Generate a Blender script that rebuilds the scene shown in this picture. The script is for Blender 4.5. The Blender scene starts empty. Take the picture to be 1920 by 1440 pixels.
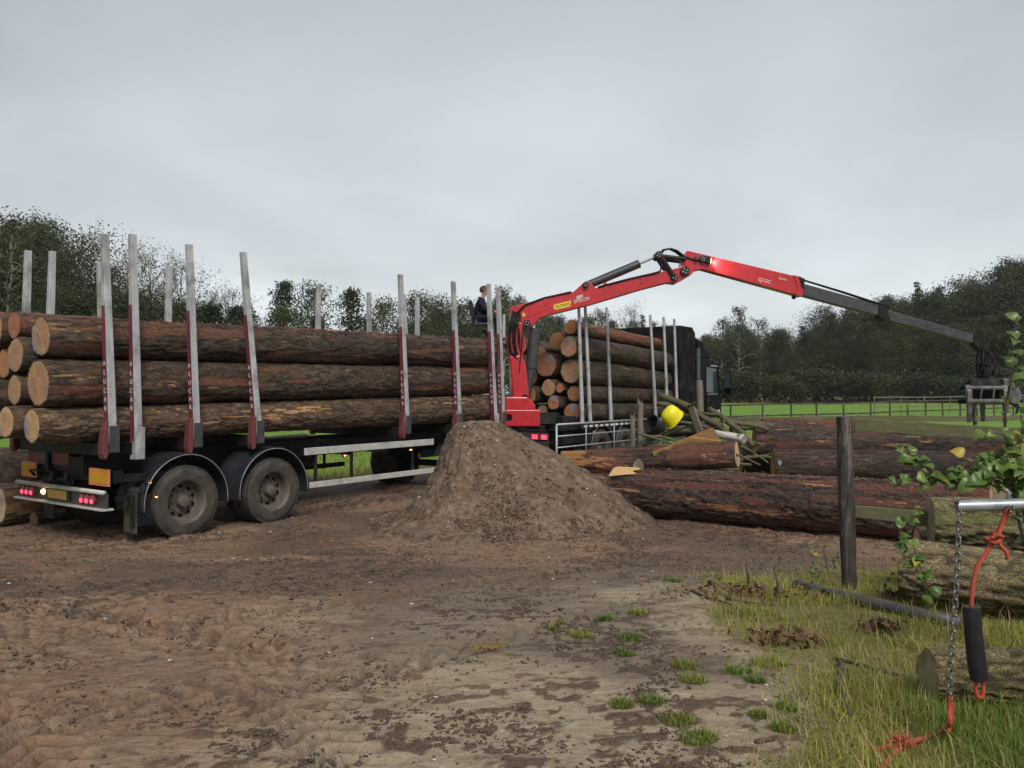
import bpy, bmesh, math, random
import numpy as np
from mathutils import Vector, Matrix

SC = bpy.context.scene
COL = SC.collection
R = math.radians

# ------------------------------------------------------------------ camera
F_PX, HORIZON, CAM_Z = 1507.0, 735.0, 2.0
cam_d = bpy.data.cameras.new("camera")
cam_d.sensor_width = 36.0
cam_d.lens = 36.0 * F_PX / 1920.0
cam_d.clip_start = 0.05
cam_d.clip_end = 3000
cam = bpy.data.objects.new("camera", cam_d)
COL.objects.link(cam)
cam.location = (0, 0, CAM_Z)
cam.rotation_euler = (R(90) + math.atan((HORIZON - 720) / F_PX), 0, 0)
SC.camera = cam

# ------------------------------------------------------------------ world: overcast sky
world = bpy.data.worlds.new("World")
SC.world = world
world.use_nodes = True
SUN_EL, SUN_ROT = R(46), R(165)
def build_world():
    nt = world.node_tree; N = nt.nodes; L = nt.links
    for n in list(N): N.remove(n)
    out = N.new('ShaderNodeOutputWorld'); bg = N.new('ShaderNodeBackground')
    sky = N.new('ShaderNodeTexSky'); sky.sky_type = 'NISHITA'; sky.sun_disc = False
    sky.sun_elevation = SUN_EL; sky.sun_rotation = SUN_ROT
    sky.air_density = 1.5; sky.dust_density = 4.0
    tc = N.new('ShaderNodeTexCoord'); sep = N.new('ShaderNodeSeparateXYZ')
    L.new(tc.outputs['Generated'], sep.inputs[0])
    # the cloud deck seen in perspective: direction / (height + eps)
    zc = N.new('ShaderNodeMath'); zc.operation = 'MAXIMUM'; zc.inputs[1].default_value = 0.0
    L.new(sep.outputs['Z'], zc.inputs[0])
    za = N.new('ShaderNodeMath'); za.operation = 'ADD'; za.inputs[1].default_value = 0.22
    L.new(zc.outputs[0], za.inputs[0])
    dv = N.new('ShaderNodeVectorMath'); dv.operation = 'DIVIDE'
    cb = N.new('ShaderNodeCombineXYZ')
    for k in 'XYZ': L.new(za.outputs[0], cb.inputs[k])
    L.new(tc.outputs['Generated'], dv.inputs[0]); L.new(cb.outputs[0], dv.inputs[1])
    no = N.new('ShaderNodeTexNoise'); no.inputs['Scale'].default_value = 0.85
    no.inputs['Detail'].default_value = 5; no.inputs['Roughness'].default_value = 0.5; no.inputs['Distortion'].default_value = 0.3
    L.new(dv.outputs[0], no.inputs['Vector'])
    mr = N.new('ShaderNodeMapRange'); mr.inputs['From Min'].default_value = 0.3; mr.inputs['From Max'].default_value = 0.72
    mr.inputs['To Min'].default_value = 0.76; mr.inputs['To Max'].default_value = 1.12
    L.new(no.outputs['Fac'], mr.inputs['Value'])
    rp = N.new('ShaderNodeValToRGB'); e = rp.color_ramp.elements
    e[0].position = 0.0; e[0].color = (0.82, 0.88, 0.92, 1)
    e[1].position = 0.5; e[1].color = (0.44, 0.475, 0.51, 1)
    for p, c in ((0.10, (0.79, 0.845, 0.885)), (0.20, (0.68, 0.73, 0.77)), (0.32, (0.565, 0.605, 0.645)), (0.42, (0.49, 0.525, 0.56))):
        q = e.new(p); q.color = (*c, 1)
    L.new(zc.outputs[0], rp.inputs[0])
    mu = N.new('ShaderNodeMix'); mu.data_type = 'RGBA'; mu.blend_type = 'MULTIPLY'; mu.inputs[0].default_value = 1
    L.new(rp.outputs[0], mu.inputs[6]); L.new(mr.outputs[0], mu.inputs[7])
    dt = N.new('ShaderNodeVectorMath'); dt.operation = 'DOT_PRODUCT'; dt.inputs[1].default_value = (0.05, 0.97, 0.22)
    L.new(tc.outputs['Generated'], dt.inputs[0])
    dm = N.new('ShaderNodeMapRange'); dm.inputs['From Min'].default_value = 0.55; dm.inputs['From Max'].default_value = 0.99; dm.inputs['To Min'].default_value = 0.72; dm.inputs['To Max'].default_value = 1.0
    L.new(dt.outputs['Value'], dm.inputs['Value'])
    m3 = N.new('ShaderNodeMath'); m3.operation = 'MULTIPLY'; L.new(mr.outputs[0], m3.inputs[0]); L.new(dm.outputs[0], m3.inputs[1]); L.new(m3.outputs[0], mu.inputs[7])
    sk = N.new('ShaderNodeMix'); sk.data_type = 'RGBA'; sk.blend_type = 'MULTIPLY'; sk.inputs[0].default_value = 1
    sk.inputs[7].default_value = (0.09, 0.09, 0.09, 1)
    L.new(sky.outputs[0], sk.inputs[6])
    mx = N.new('ShaderNodeMix'); mx.data_type = 'RGBA'; mx.inputs[0].default_value = 0.94
    L.new(sk.outputs[2], mx.inputs[6]); L.new(mu.outputs[2], mx.inputs[7])
    L.new(mx.outputs[2], bg.inputs[0]); bg.inputs[1].default_value = 0.53
    L.new(bg.outputs[0], out.inputs[0])
build_world()

sun_d = bpy.data.lights.new("sun", 'SUN'); sun_d.energy = 1.5; sun_d.angle = R(25); sun_d.color = (1, 0.96, 0.9)
sun = bpy.data.objects.new("sun", sun_d); COL.objects.link(sun)
sun.rotation_euler = (R(90) - SUN_EL, 0, R(180) - SUN_ROT)
sun.location = (0, 0, 60)

SC.view_settings.view_transform = 'Standard'
SC.view_settings.look = 'None'
SC.view_settings.gamma = 1
SC.view_settings.exposure = 1.08
SC.view_settings.use_curve_mapping = False
SC.render.engine = 'CYCLES'
SC.cycles.use_denoising = True
SC.cycles.max_bounces = 6
SC.cycles.diffuse_bounces = 3
SC.cycles.transparent_max_bounces = 8

# ------------------------------------------------------------------ noise
def _hash(ix, iy, iz, seed):
    h = (ix.astype(np.int64) * 374761393 + iy.astype(np.int64) * 668265263 + iz.astype(np.int64) * 2147483647 + seed * 974634977) & 0xFFFFFFFF
    h = ((h ^ (h >> 13)) * 1274126177) & 0xFFFFFFFF
    h = ((h ^ (h >> 16)) * 2246822519) & 0xFFFFFFFF
    h = h ^ (h >> 15)
    return h.astype(np.float64) / 4294967295.0
def vn3(x, y, z, seed=0):
    x, y, z = np.broadcast_arrays(np.asarray(x, float), np.asarray(y, float), np.asarray(z, float))
    ix, iy, iz = np.floor(x), np.floor(y), np.floor(z)
    fx, fy, fz = x - ix, y - iy, z - iz
    u, v, w = (t * t * t * (t * (t * 6 - 15) + 10) for t in (fx, fy, fz))
    r = 0
    for dx in (0, 1):
        for dy in (0, 1):
            for dz in (0, 1):
                r = r + _hash(ix + dx, iy + dy, iz + dz, seed) * (u if dx else 1 - u) * (v if dy else 1 - v) * (w if dz else 1 - w)
    return r
def vn2(x, y, seed=0):
    x, y = np.broadcast_arrays(np.asarray(x, float), np.asarray(y, float))
    ix, iy = np.floor(x), np.floor(y)
    fx, fy = x - ix, y - iy
    u, v = (t * t * t * (t * (t * 6 - 15) + 10) for t in (fx, fy))
    z0 = np.zeros_like(ix)
    return (_hash(ix, iy, z0, seed) * (1 - u) * (1 - v) + _hash(ix + 1, iy, z0, seed) * u * (1 - v)
            + _hash(ix, iy + 1, z0, seed) * (1 - u) * v + _hash(ix + 1, iy + 1, z0, seed) * u * v)
def fbm2(x, y, o=4, seed=0, g=0.5):
    a, t, s = 1.0, 0.0, 0.0
    for k in range(o):
        t = t + a * vn2(x * 2 ** k + 17.3 * k, y * 2 ** k - 9.1 * k, seed + k); s += a; a *= g
    return t / s
def fbm3(x, y, z, o=4, seed=0, g=0.5):
    a, t, s = 1.0, 0.0, 0.0
    for k in range(o):
        t = t + a * vn3(x * 2 ** k + 17.3 * k, y * 2 ** k - 9.1 * k, z * 2 ** k + 5.7 * k, seed + k); s += a; a *= g
    return t / s
def sstep(a, b, x):
    t = np.clip((np.asarray(x, float) - a) / (b - a), 0, 1)
    return t * t * (3 - 2 * t)

# ------------------------------------------------------------------ scene helpers
def link(o):
    COL.objects.link(o); return o
def tag(o, label=None, cat=None, group=None, kind=None):
    if label: o['label'] = label
    if cat: o['category'] = cat
    if group: o['group'] = group
    if kind: o['kind'] = kind
    return o
def empty(name, loc=(0, 0, 0), rz=0, parent=None):
    o = bpy.data.objects.new(name, None); link(o)
    o.location = loc; o.rotation_euler = (0, 0, rz); o.empty_display_size = 0.1
    if parent: o.parent = parent
    return o
def np_mesh(name, V, Q=None, T=None, mat=None, parent=None, smooth=False, attrs=None, mats=None, mi=None):
    """fast mesh from arrays: V (n,3), Q (m,4) quads, T (k,3) triangles"""
    me = bpy.data.meshes.new(name)
    V = np.asarray(V, np.float32)
    me.vertices.add(len(V)); me.vertices.foreach_set('co', V.ravel())
    parts = [np.asarray(a, np.int32) for a in (Q, T) if a is not None and len(a)]
    ls = np.concatenate([a.ravel() for a in parts]); cnt = np.concatenate([np.full(len(a), a.shape[1], np.int32) for a in parts])
    me.loops.add(len(ls)); me.loops.foreach_set('vertex_index', ls)
    me.polygons.add(len(cnt))
    me.polygons.foreach_set('loop_start', np.concatenate([[0], np.cumsum(cnt)[:-1]]).astype(np.int32))
    me.polygons.foreach_set('loop_total', cnt)
    if smooth: me.polygons.foreach_set('use_smooth', np.ones(len(cnt), bool))
    for m in (mats or [mat]):
        me.materials.append(m)
    if mi is not None: me.polygons.foreach_set('material_index', np.asarray(mi, np.int32))
    if attrs:
        for k, a in attrs.items():
            at = me.attributes.new(k, 'FLOAT', 'POINT'); at.data.foreach_set('value', np.asarray(a, np.float32))
    me.update(calc_edges=True); me.validate()
    o = bpy.data.objects.new(name, me); link(o)
    if parent: o.parent = parent
    return o
def grid_quads(nu, nv, wrap_v=False):
    i = np.arange(nu - 1)[:, None]; j = np.arange(nv if wrap_v else nv - 1)[None, :]
    a = i * nv + j; b = i * nv + (j + 1) % nv
    return np.stack([a, b, b + nv, a + nv], -1).reshape(-1, 4)

class MB:
    """collects shapes and links them as one mesh object"""
    def __init__(s): s.v = []; s.f = []; s.m = []
    def add(s, vs, fs, m=0):
        o = len(s.v); s.v.extend([tuple(p) for p in vs])
        for f in fs: s.f.append([i + o for i in f]); s.m.append(m)
        return s
    def box(s, c, d, rot=None, m=0, taper=None):
        x, y, z = d[0] / 2, d[1] / 2, d[2] / 2
        pts = [Vector((sx * x, sy * y, sz * z)) for sz in (-1, 1) for sy in (-1, 1) for sx in (-1, 1)]
        if taper:
            for p in pts:
                if p.z > 0: p.x *= taper[0]; p.y *= taper[1]
        if rot is not None: pts = [rot @ p for p in pts]
        c = Vector(c)
        return s.add([p + c for p in pts], [(0, 2, 3, 1), (4, 5, 7, 6), (0, 1, 5, 4), (2, 6, 7, 3), (0, 4, 6, 2), (1, 3, 7, 5)], m)
    def tube(s, pts, r, n=8, m=0, caps=True):
        pts = [Vector(p) for p in pts]
        rs = r if isinstance(r, (list, tuple)) else [r] * len(pts)
        rings = []; up = None
        for i, p in enumerate(pts):
            d = (pts[min(i + 1, len(pts) - 1)] - pts[max(i - 1, 0)])
            d = d.normalized() if d.length > 1e-9 else Vector((0, 0, 1))
            if up is None: up = Vector((0, 0, 1)) if abs(d.z) < .9 else Vector((1, 0, 0))
            a = (up - d * up.dot(d)); a = a.normalized() if a.length > 1e-6 else d.orthogonal().normalized()
            up = a; b = d.cross(a)
            rings.append([p + (a * math.cos(2 * math.pi * k / n) + b * math.sin(2 * math.pi * k / n)) * rs[i] for k in range(n)])
        vs = [q for g in rings for q in g]; fs = []
        for i in range(len(pts) - 1):
            for k in range(n):
                fs.append((i * n + k, i * n + (k + 1) % n, (i + 1) * n + (k + 1) % n, (i + 1) * n + k))
        if caps:
            fs.append(tuple(range(n))[::-1]); fs.append(tuple(range((len(pts) - 1) * n, len(pts) * n)))
        return s.add(vs, fs, m)
    def cyl(s, a, b, r, r2=None, n=16, m=0): return s.tube([a, b], [r, r if r2 is None else r2], n, m)
    def prism(s, poly, fn0, fn1, m=0):
        """poly of 2-D points; fn0/fn1 map one to 3-D on either side"""
        n = len(poly); vs = [fn0(p) for p in poly] + [fn1(p) for p in poly]
        return s.add(vs, [tuple(range(n))[::-1], tuple(range(n, 2 * n))] + [(i, (i + 1) % n, n + (i + 1) % n, n + i) for i in range(n)], m)
    def lathe(s, prof, M, n=32, m=0):
        """profile of (radius, height) about M's Z axis"""
        vs = [M @ Vector((r * math.cos(2 * math.pi * k / n), r * math.sin(2 * math.pi * k / n), h)) for r, h in prof for k in range(n)]
        fs = [(i * n + k, i * n + (k + 1) % n, (i + 1) * n + (k + 1) % n, (i + 1) * n + k) for i in range(len(prof) - 1) for k in range(n)]
        return s.add(vs, fs, m)
    def build(s, name, mat, parent=None, smooth=False, bevel=0, autos=None):
        me = bpy.data.meshes.new(name); me.from_pydata(s.v, [], s.f)
        bm = bmesh.new(); bm.from_mesh(me); bmesh.ops.recalc_face_normals(bm, faces=bm.faces); bm.to_mesh(me); bm.free()
        for q in (mat if isinstance(mat, (list, tuple)) else [mat]): me.materials.append(q)
        me.polygons.foreach_set('material_index', s.m)
        if smooth or autos:
            me.polygons.foreach_set('use_smooth', [True] * len(me.polygons))
        if autos: me.set_sharp_from_angle(angle=R(autos))
        me.update()
        o = bpy.data.objects.new(name, me); link(o)
        if parent: o.parent = parent
        if bevel:
            b = o.modifiers.new('bevel', 'BEVEL'); b.width = bevel; b.segments = 2; b.limit_method = 'ANGLE'; b.angle_limit = R(40)
        return o
def part(name, mat, parent, *boxes, bevel=0):
    m = MB()
    for c, d in boxes: m.box(c, d)
    return m.build(name, mat, parent, bevel=bevel)
def text(name, s, size, M, mat, parent, depth=0.002, shear=0.0, sx=1.0):
    cu = bpy.data.curves.new(name, 'FONT'); cu.body = s; cu.size = size; cu.extrude = depth; cu.shear = shear
    cu.align_x = 'CENTER'; cu.align_y = 'CENTER'; cu.resolution_u = 3
    t = bpy.data.objects.new(name + '_curve', cu); COL.objects.link(t)
    bpy.context.view_layer.update()
    me = bpy.data.meshes.new_from_object(t.evaluated_get(bpy.context.evaluated_depsgraph_get()))
    bpy.data.objects.remove(t); bpy.data.curves.remove(cu)
    me.transform(Matrix.Scale(sx, 4, Vector((1, 0, 0)))); me.transform(M)
    me.materials.clear(); me.materials.append(mat)
    o = bpy.data.objects.new(name, me); link(o); o.parent = parent
    return o
def copy_tree(o, parent=None):
    c = o.copy(); COL.objects.link(c); c.parent = parent
    for ch in o.children: copy_tree(ch, c)
    return c
def frame(origin, xdir, zhint=(0, 0, 1)):
    x = Vector(xdir).normalized(); y = Vector(zhint).cross(x).normalized(); z = x.cross(y)
    M = Matrix((x, y, z)).transposed().to_4x4(); M.translation = Vector(origin)
    return M
def at(px, py, Y):
    """point of the place seen at a pixel of the photograph, Y metres ahead"""
    return Vector(((px - 960) / F_PX * Y, Y, CAM_Z - (py - HORIZON) / F_PX * Y))

# ------------------------------------------------------------------ materials
MATS = {}
class NT:
    def __init__(s, name):
        s.mat = bpy.data.materials.new(name); s.mat.use_nodes = True
        s.t = s.mat.node_tree; s.N = s.t.nodes; s.L = s.t.links
        s.bsdf = s.N['Principled BSDF']
        s.tc = None
    def node(s, typ, **kw):
        n = s.N.new(typ)
        for k, v in kw.items():
            if k.startswith('i_'):
                key = k[2:]; key = int(key) if key.isdigit() else key.replace('_', ' ')
                if hasattr(v, 'is_linked') or isinstance(v, bpy.types.NodeSocket): s.L.new(v, n.inputs[key])
                else: n.inputs[key].default_value = v
            else: setattr(n, k, v)
        return n
    def coord(s, kind='Object', scale=(1, 1, 1)):
        if s.tc is None: s.tc = s.node('ShaderNodeTexCoord')
        mp = s.node('ShaderNodeMapping', i_Vector=s.tc.outputs[kind]); mp.inputs['Scale'].default_value = scale
        return mp.outputs[0]
    def noise(s, v, scale, detail=5, rough=0.55, dist=0):
        n = s.node('ShaderNodeTexNoise', i_Vector=v, i_Scale=scale, i_Detail=detail, i_Roughness=rough, i_Distortion=dist); return n.outputs['Fac']
    def ramp(s, fac, stops):
        n = s.node('ShaderNodeValToRGB', i_Fac=fac); e = n.color_ramp.elements
        e[0].position, e[0].color = stops[0][0], (*stops[0][1], 1)
        e[1].position, e[1].color = stops[-1][0], (*stops[-1][1], 1)
        for p, c in stops[1:-1]:
            q = e.new(p); q.color = (*c, 1)
        return n.outputs[0]
    def rng(s, x, a, b, c=0.0, d=1.0):
        n = s.node('ShaderNodeMapRange', i_Value=x)
        for k, v in zip(('From Min', 'From Max', 'To Min', 'To Max'), (a, b, c, d)): n.inputs[k].default_value = v
        return n.outputs[0]
    def mix(s, fac, a, b, mode='MIX'):
        n = s.node('ShaderNodeMix', data_type='RGBA', blend_type=mode)
        for k, v in ((0, fac), (6, a), (7, b)):
            if isinstance(v, bpy.types.NodeSocket): s.L.new(v, n.inputs[k])
            elif k and not hasattr(v, '__len__'): n.inputs[k].default_value = (v, v, v, 1)
            else: n.inputs[k].default_value = (*v, 1) if k else v
        return n.outputs[2]
    def math(s, op, a, b=0.0):
        n = s.node('ShaderNodeMath', operation=op)
        for k, v in ((0, a), (1, b)):
            if isinstance(v, bpy.types.NodeSocket): s.L.new(v, n.inputs[k])
            else: n.inputs[k].default_value = v
        return n.outputs[0]
    def attr(s, name): return s.node('ShaderNodeAttribute', attribute_name=name).outputs['Fac']
    def bump(s, h, strength=0.4, dist=0.01):
        n = s.node('ShaderNodeBump', i_Height=h, i_Strength=strength, i_Distance=dist); s.L.new(n.outputs[0], s.bsdf.inputs['Normal']); return n
    def set(s, **kw):
        for k, v in kw.items():
            i = s.bsdf.inputs[k.replace('_', ' ')]
            if isinstance(v, bpy.types.NodeSocket): s.L.new(v, i)
            elif hasattr(v, '__len__'): i.default_value = (*v, 1)
            else: i.default_value = v
        return s.mat

def simple(name, c1, c2, rough=0.6, metal=0.0, scale=6, stretch=(1, 1, 1), bump=0.2, bdist=0.004, dirt=None, dscale=1.7, drange=(0.45, 0.65), coat=0.0, spec=None, emis=None, estr=0.0):
    """two-tone procedural surface with optional dirt patches"""
    t = NT(name); v = t.coord('Object', stretch)
    n = t.noise(v, scale, 6, 0.6)
    c = t.ramp(n, [(0.3, c1), (0.7, c2)])
    if dirt:
        d = t.noise(v, dscale, 6, 0.65, 0.4)
        c = t.mix(t.rng(d, *drange), c, dirt)
    t.bump(n, bump, bdist)
    t.set(Base_Color=c, Roughness=t.rng(n, 0.3, 0.7, rough - 0.08, rough + 0.1), Metallic=metal)
    if spec is not None: t.set(Specular_IOR_Level=spec)
    if coat: t.set(Coat_Weight=coat, Coat_Roughness=0.15)
    if emis: t.set(Emission_Color=emis, Emission_Strength=estr)
    MATS[name] = t.mat
    return t.mat

def mat_bark(name, dark, mid, light, inner, wood, rough=0.62):
    t = NT(name); v = t.coord('Object', (1, 1, 1)); vs = t.coord('Object', (0.42, 1, 1))
    n = t.noise(vs, 19, 8, 0.72, 0.6); n2 = t.noise(v, 1.1, 4, 0.55)
    c = t.ramp(n, [(0.28, dark), (0.5, mid), (0.74, light)])
    c = t.mix(t.rng(n2, 0.38, 0.68, 0.0, 0.75), c, t.ramp(n, [(0.3, dark), (0.75, tuple(x * 0.75 for x in mid))]))
    wv = t.node('ShaderNodeVectorMath', operation='ADD', i_0=vs, i_1=t.node('ShaderNodeTexNoise', i_Vector=vs, i_Scale=9.0, i_Detail=3.0).outputs['Color'])
    vo = t.node('ShaderNodeTexVoronoi', feature='DISTANCE_TO_EDGE', i_Vector=wv.outputs[0], i_Scale=21.0)
    plate = t.rng(vo.outputs['Distance'], 0.02, 0.13, 0.0, 1.0)
    c = t.mix(t.math('MULTIPLY', t.math('SUBTRACT', 1.0, plate), 0.75), c, tuple(x * 0.5 for x in dark))
    crk = t.attr('crack')
    c = t.mix(t.math('MULTIPLY', crk, 0.8), c, tuple(x * 0.45 for x in dark))
    nf = t.noise(vs, 34, 5, 0.7); pe = t.attr('peel')
    inn = t.ramp(nf, [(0.3, tuple(x * 0.45 for x in inner)), (0.55, inner), (0.75, tuple(min(1, x * 1.5) for x in inner))])
    c = t.mix(t.rng(t.math('ADD', pe, t.rng(nf, 0.3, 0.7, -0.25, 0.25)), 0.35, 0.6), c, inn)
    wd = t.ramp(nf, [(0.25, tuple(x * 0.55 for x in wood)), (0.7, wood)])
    c = t.mix(t.rng(t.attr('scar'), 0.4, 0.7), c, wd)
    oi = t.node('ShaderNodeObjectInfo')
    c = t.mix(1.0, c, oi.outputs['Color'], 'MULTIPLY')
    t.bump(t.math('ADD', n, t.math('MULTIPLY', plate, 0.6)), 0.8, 0.02)
    t.set(Base_Color=c, Roughness=t.rng(n2, 0.3, 0.7, rough - 0.12, rough + 0.15))
    MATS[name] = t.mat; return t.mat
mat_bark('bark', (0.034, 0.023, 0.015), (0.138, 0.096, 0.062), (0.330, 0.255, 0.178), (0.175, 0.080, 0.048), (0.40, 0.25, 0.13))
mat_bark('wet_red_bark', (0.030, 0.017, 0.013), (0.105, 0.061, 0.045), (0.260, 0.185, 0.145), (0.150, 0.060, 0.040), (0.44, 0.24, 0.10), 0.52)
mat_bark('mossy_bark', (0.095, 0.070, 0.034), (0.290, 0.225, 0.110), (0.500, 0.415, 0.250), (0.190, 0.175, 0.060), (0.34, 0.31, 0.20), 0.75)
def mat_cut():
    t = NT('cut_wood'); v = t.coord('Object', (1, 1, 1)); rad = t.attr('rad')
    nz = t.noise(v, 3.0, 3, 0.5); fine = t.noise(v, 40, 4, 0.6)
    rings = t.math('SINE', t.math('MULTIPLY', t.math('ADD', rad, t.rng(nz, 0, 1, -0.08, 0.08)), 75.0))
    oi = t.node('ShaderNodeObjectInfo')
    base = t.mix(t.rng(rings, -1, 1, 0.0, 0.28), oi.outputs['Color'], (0.16, 0.075, 0.035))
    hw = t.rng(t.math('ADD', rad, t.rng(nz, 0.3, 0.7, -0.12, 0.12)), 0.52, 0.66, 0.45, 0.0)
    base = t.mix(hw, base, t.mix(0.5, oi.outputs['Color'], (0.34, 0.11, 0.045)))
    st = t.noise(v, 5, 5, 0.65); base = t.mix(t.rng(st, 0.48, 0.70, 0.0, 0.7), base, (0.16, 0.125, 0.10))
    st2 = t.noise(t.coord('Object', (1, 1, 1.01)), 8, 3, 0.5); base = t.mix(t.rng(st2, 0.60, 0.72, 0.0, 0.5), base, (0.34, 0.27, 0.19))
    base = t.mix(t.rng(t.math('ADD', rad, t.rng(fine, 0.3, 0.7, -0.02, 0.02)), 0.93, 0.965), base, (0.055, 0.032, 0.022))
    sm = t.noise(v, 3.3, 2, 0.4); base = t.mix(t.math('MULTIPLY', t.rng(sm, 0.57, 0.64, 0, 0.75), t.node('ShaderNodeObjectInfo').outputs['Alpha']), base, (0.17, 0.22, 0.25))
    t.bump(t.noise(t.coord('Object', (1, 1, 14)), 9, 4, 0.6), 0.5, 0.008)
    t.set(Base_Color=base, Roughness=0.85)
    MATS['cut_wood'] = t.mat
mat_cut()

M_ = MATS
def mat_alu():
    t = NT('alu'); v = t.coord('Object'); n = t.noise(t.coord('Object', (1, 1, .25)), 9, 6, .6)
    c = t.ramp(n, [(.3, (.33, .34, .35)), (.7, (.54, .55, .56))])
    c = t.mix(t.rng(t.noise(v, 2.4, 5, .6, .4), .50, .68, 0, .75), c, (.16, .145, .13))
    sc = t.noise(t.coord('Object', (6, 6, 1.3)), 11, 4, .7, 1.2); c = t.mix(t.rng(sc, .60, .64, 0, .85), c, (.035, .030, .028))
    t.bump(n, .15, .002); t.set(Base_Color=c, Roughness=.5, Metallic=.25); MATS['alu'] = t.mat
mat_alu()
simple('white_rail', (0.40, 0.39, 0.36), (0.52, 0.51, 0.48), 0.55, 0.1, 8, (1, 1, 1), 0.1, 0.002, dirt=(0.20, 0.17, 0.14), dscale=3, drange=(0.5, 0.75))
simple('galv', (0.24, 0.27, 0.29), (0.42, 0.45, 0.47), 0.45, 0.5, 12, (1, 1, 1), 0.12, 0.002, dirt=(0.14, 0.13, 0.12), dscale=4, drange=(0.55, 0.75))
simple('black_steel', (0.006, 0.006, 0.007), (0.016, 0.016, 0.017), 0.55, 0.0, 7, (1, 1, 1), 0.15, 0.003, dirt=(0.055, 0.045, 0.036), dscale=2.2, drange=(0.5, 0.8), spec=0.2)
simple('grey_steel', (0.035, 0.038, 0.042), (0.070, 0.074, 0.078), 0.4, 0.2, 7, (1, 1, 1), 0.1, 0.002)
simple('mudguard', (0.016, 0.017, 0.022), (0.030, 0.031, 0.038), 0.38, 0.0, 5, (1, 1, 1), 0.1, 0.002, dirt=(0.07, 0.058, 0.048), dscale=2.5, drange=(0.55, 0.85), spec=0.2)
simple('rubber', (0.030, 0.028, 0.026), (0.058, 0.053, 0.048), 0.85, 0.0, 10, (1, 1, 1), 0.2, 0.004, dirt=(0.105, 0.088, 0.072), dscale=3.5, drange=(0.42, 0.75), spec=0.2)
simple('rim', (0.075, 0.066, 0.056), (0.125, 0.110, 0.092), 0.6, 0.1, 10, (1, 1, 1), 0.1, 0.002, dirt=(0.12, 0.096, 0.074), dscale=4, drange=(0.45, 0.7))
simple('dark_hole', (0.004, 0.004, 0.004), (0.008, 0.007, 0.006), 0.9, spec=0.2)
simple('red_paint', (0.41, 0.012, 0.020), (0.52, 0.020, 0.030), 0.34, 0.0, 5, (1, 1, 1), 0.05, 0.001, dirt=(0.17, 0.020, 0.022), dscale=2.5, drange=(0.55, 0.85), coat=0.3)
simple('stake_red', (0.12, 0.018, 0.036), (0.18, 0.036, 0.055), 0.6, 0.0, 7, (1, 1, 0.3), 0.1, 0.001, dirt=(0.16, 0.12, 0.12), dscale=5, drange=(0.56, 0.72))
simple('foot_red', (0.10, 0.022, 0.024), (0.16, 0.040, 0.040), 0.65, 0.0, 8, (1, 1, 1), 0.2, 0.003, dirt=(0.28, 0.25, 0.23), dscale=5, drange=(0.6, 0.75))
simple('black_hose', (0.008, 0.008, 0.009), (0.018, 0.018, 0.019), 0.45, spec=0.2)
simple('white_print', (0.62, 0.60, 0.58), (0.72, 0.70, 0.68), 0.6)
simple('black_print', (0.012, 0.010, 0.008), (0.02, 0.018, 0.015), 0.6)
simple('yellow_print', (0.66, 0.46, 0.03), (0.72, 0.52, 0.05), 0.45)
simple('orange_plate', (0.48, 0.22, 0.008), (0.58, 0.28, 0.012), 0.4)
simple('plate_border', (0.60, 0.16, 0.08), (0.66, 0.20, 0.10), 0.45)
simple('dull_red_board', (0.14, 0.028, 0.030), (0.19, 0.042, 0.042), 0.6, 0, 6, (1, 1, 1), 0.1, 0.002, dirt=(0.06, 0.045, 0.04))
simple('number_plate', (0.42, 0.27, 0.06), (0.50, 0.33, 0.08), 0.5)
simple('black_cab', (0.003, 0.003, 0.004), (0.005, 0.005, 0.006), 0.35, 0, 4, (1, 1, 1), 0.03, 0.001, spec=0.03)
simple('headboard', (0.007, 0.007, 0.008), (0.013, 0.013, 0.014), 0.7, 0, 5, (1, 1, 1), 0.1, 0.003, dirt=(0.035, 0.03, 0.027), spec=0.03)
simple('glass', (0.02, 0.035, 0.035), (0.03, 0.05, 0.05), 0.06, 0, 2, (1, 1, 1), 0.0)
simple('tail_lit', (0.30, 0.008, 0.015), (0.40, 0.012, 0.025), 0.3, emis=(1.0, 0.04, 0.07), estr=1.6)
simple('tail_lens', (0.14, 0.03, 0.035), (0.19, 0.045, 0.05), 0.3)
simple('amber_lit', (0.6, 0.2, 0.05), (0.7, 0.3, 0.08), 0.3, emis=(1.0, 0.22, 0.08), estr=6)
simple('warm_lit', (0.7, 0.5, 0.2), (0.8, 0.6, 0.3), 0.3, emis=(1.0, 0.62, 0.22), estr=8)
simple('old_cut', (0.19, 0.155, 0.085), (0.34, 0.28, 0.155), 0.85, 0, 14, (1, 1, 1), 0.5, 0.006, dirt=(0.11, 0.09, 0.045), dscale=6)
simple('grapple_steel', (0.075, 0.078, 0.080), (0.16, 0.16, 0.158), 0.5, 0.2, 8, (1, 1, 1), 0.2, 0.003, dirt=(0.06, 0.05, 0.042), dscale=3)
simple('old_post', (0.012, 0.010, 0.009), (0.055, 0.045, 0.040), 0.75, 0, 9, (4, 4, 0.6), 0.5, 0.01, dirt=(0.15, 0.12, 0.10), dscale=2.6, drange=(0.5, 0.62))
simple('mossy_plank', (0.075, 0.066, 0.040), (0.155, 0.135, 0.075), 0.8, 0, 7, (0.5, 3, 3), 0.4, 0.008, dirt=(0.085, 0.095, 0.028), dscale=2.2, drange=(0.42, 0.62))
simple('weathered_wood', (0.10, 0.085, 0.068), (0.21, 0.175, 0.14), 0.8, 0, 8, (3, 3, 0.5), 0.4, 0.008)
simple('branch_bark', (0.045, 0.038, 0.022), (0.13, 0.105, 0.055), 0.8, 0, 9, (1, 1, 1), 0.4, 0.008, dirt=(0.10, 0.105, 0.04), dscale=3)
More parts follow.
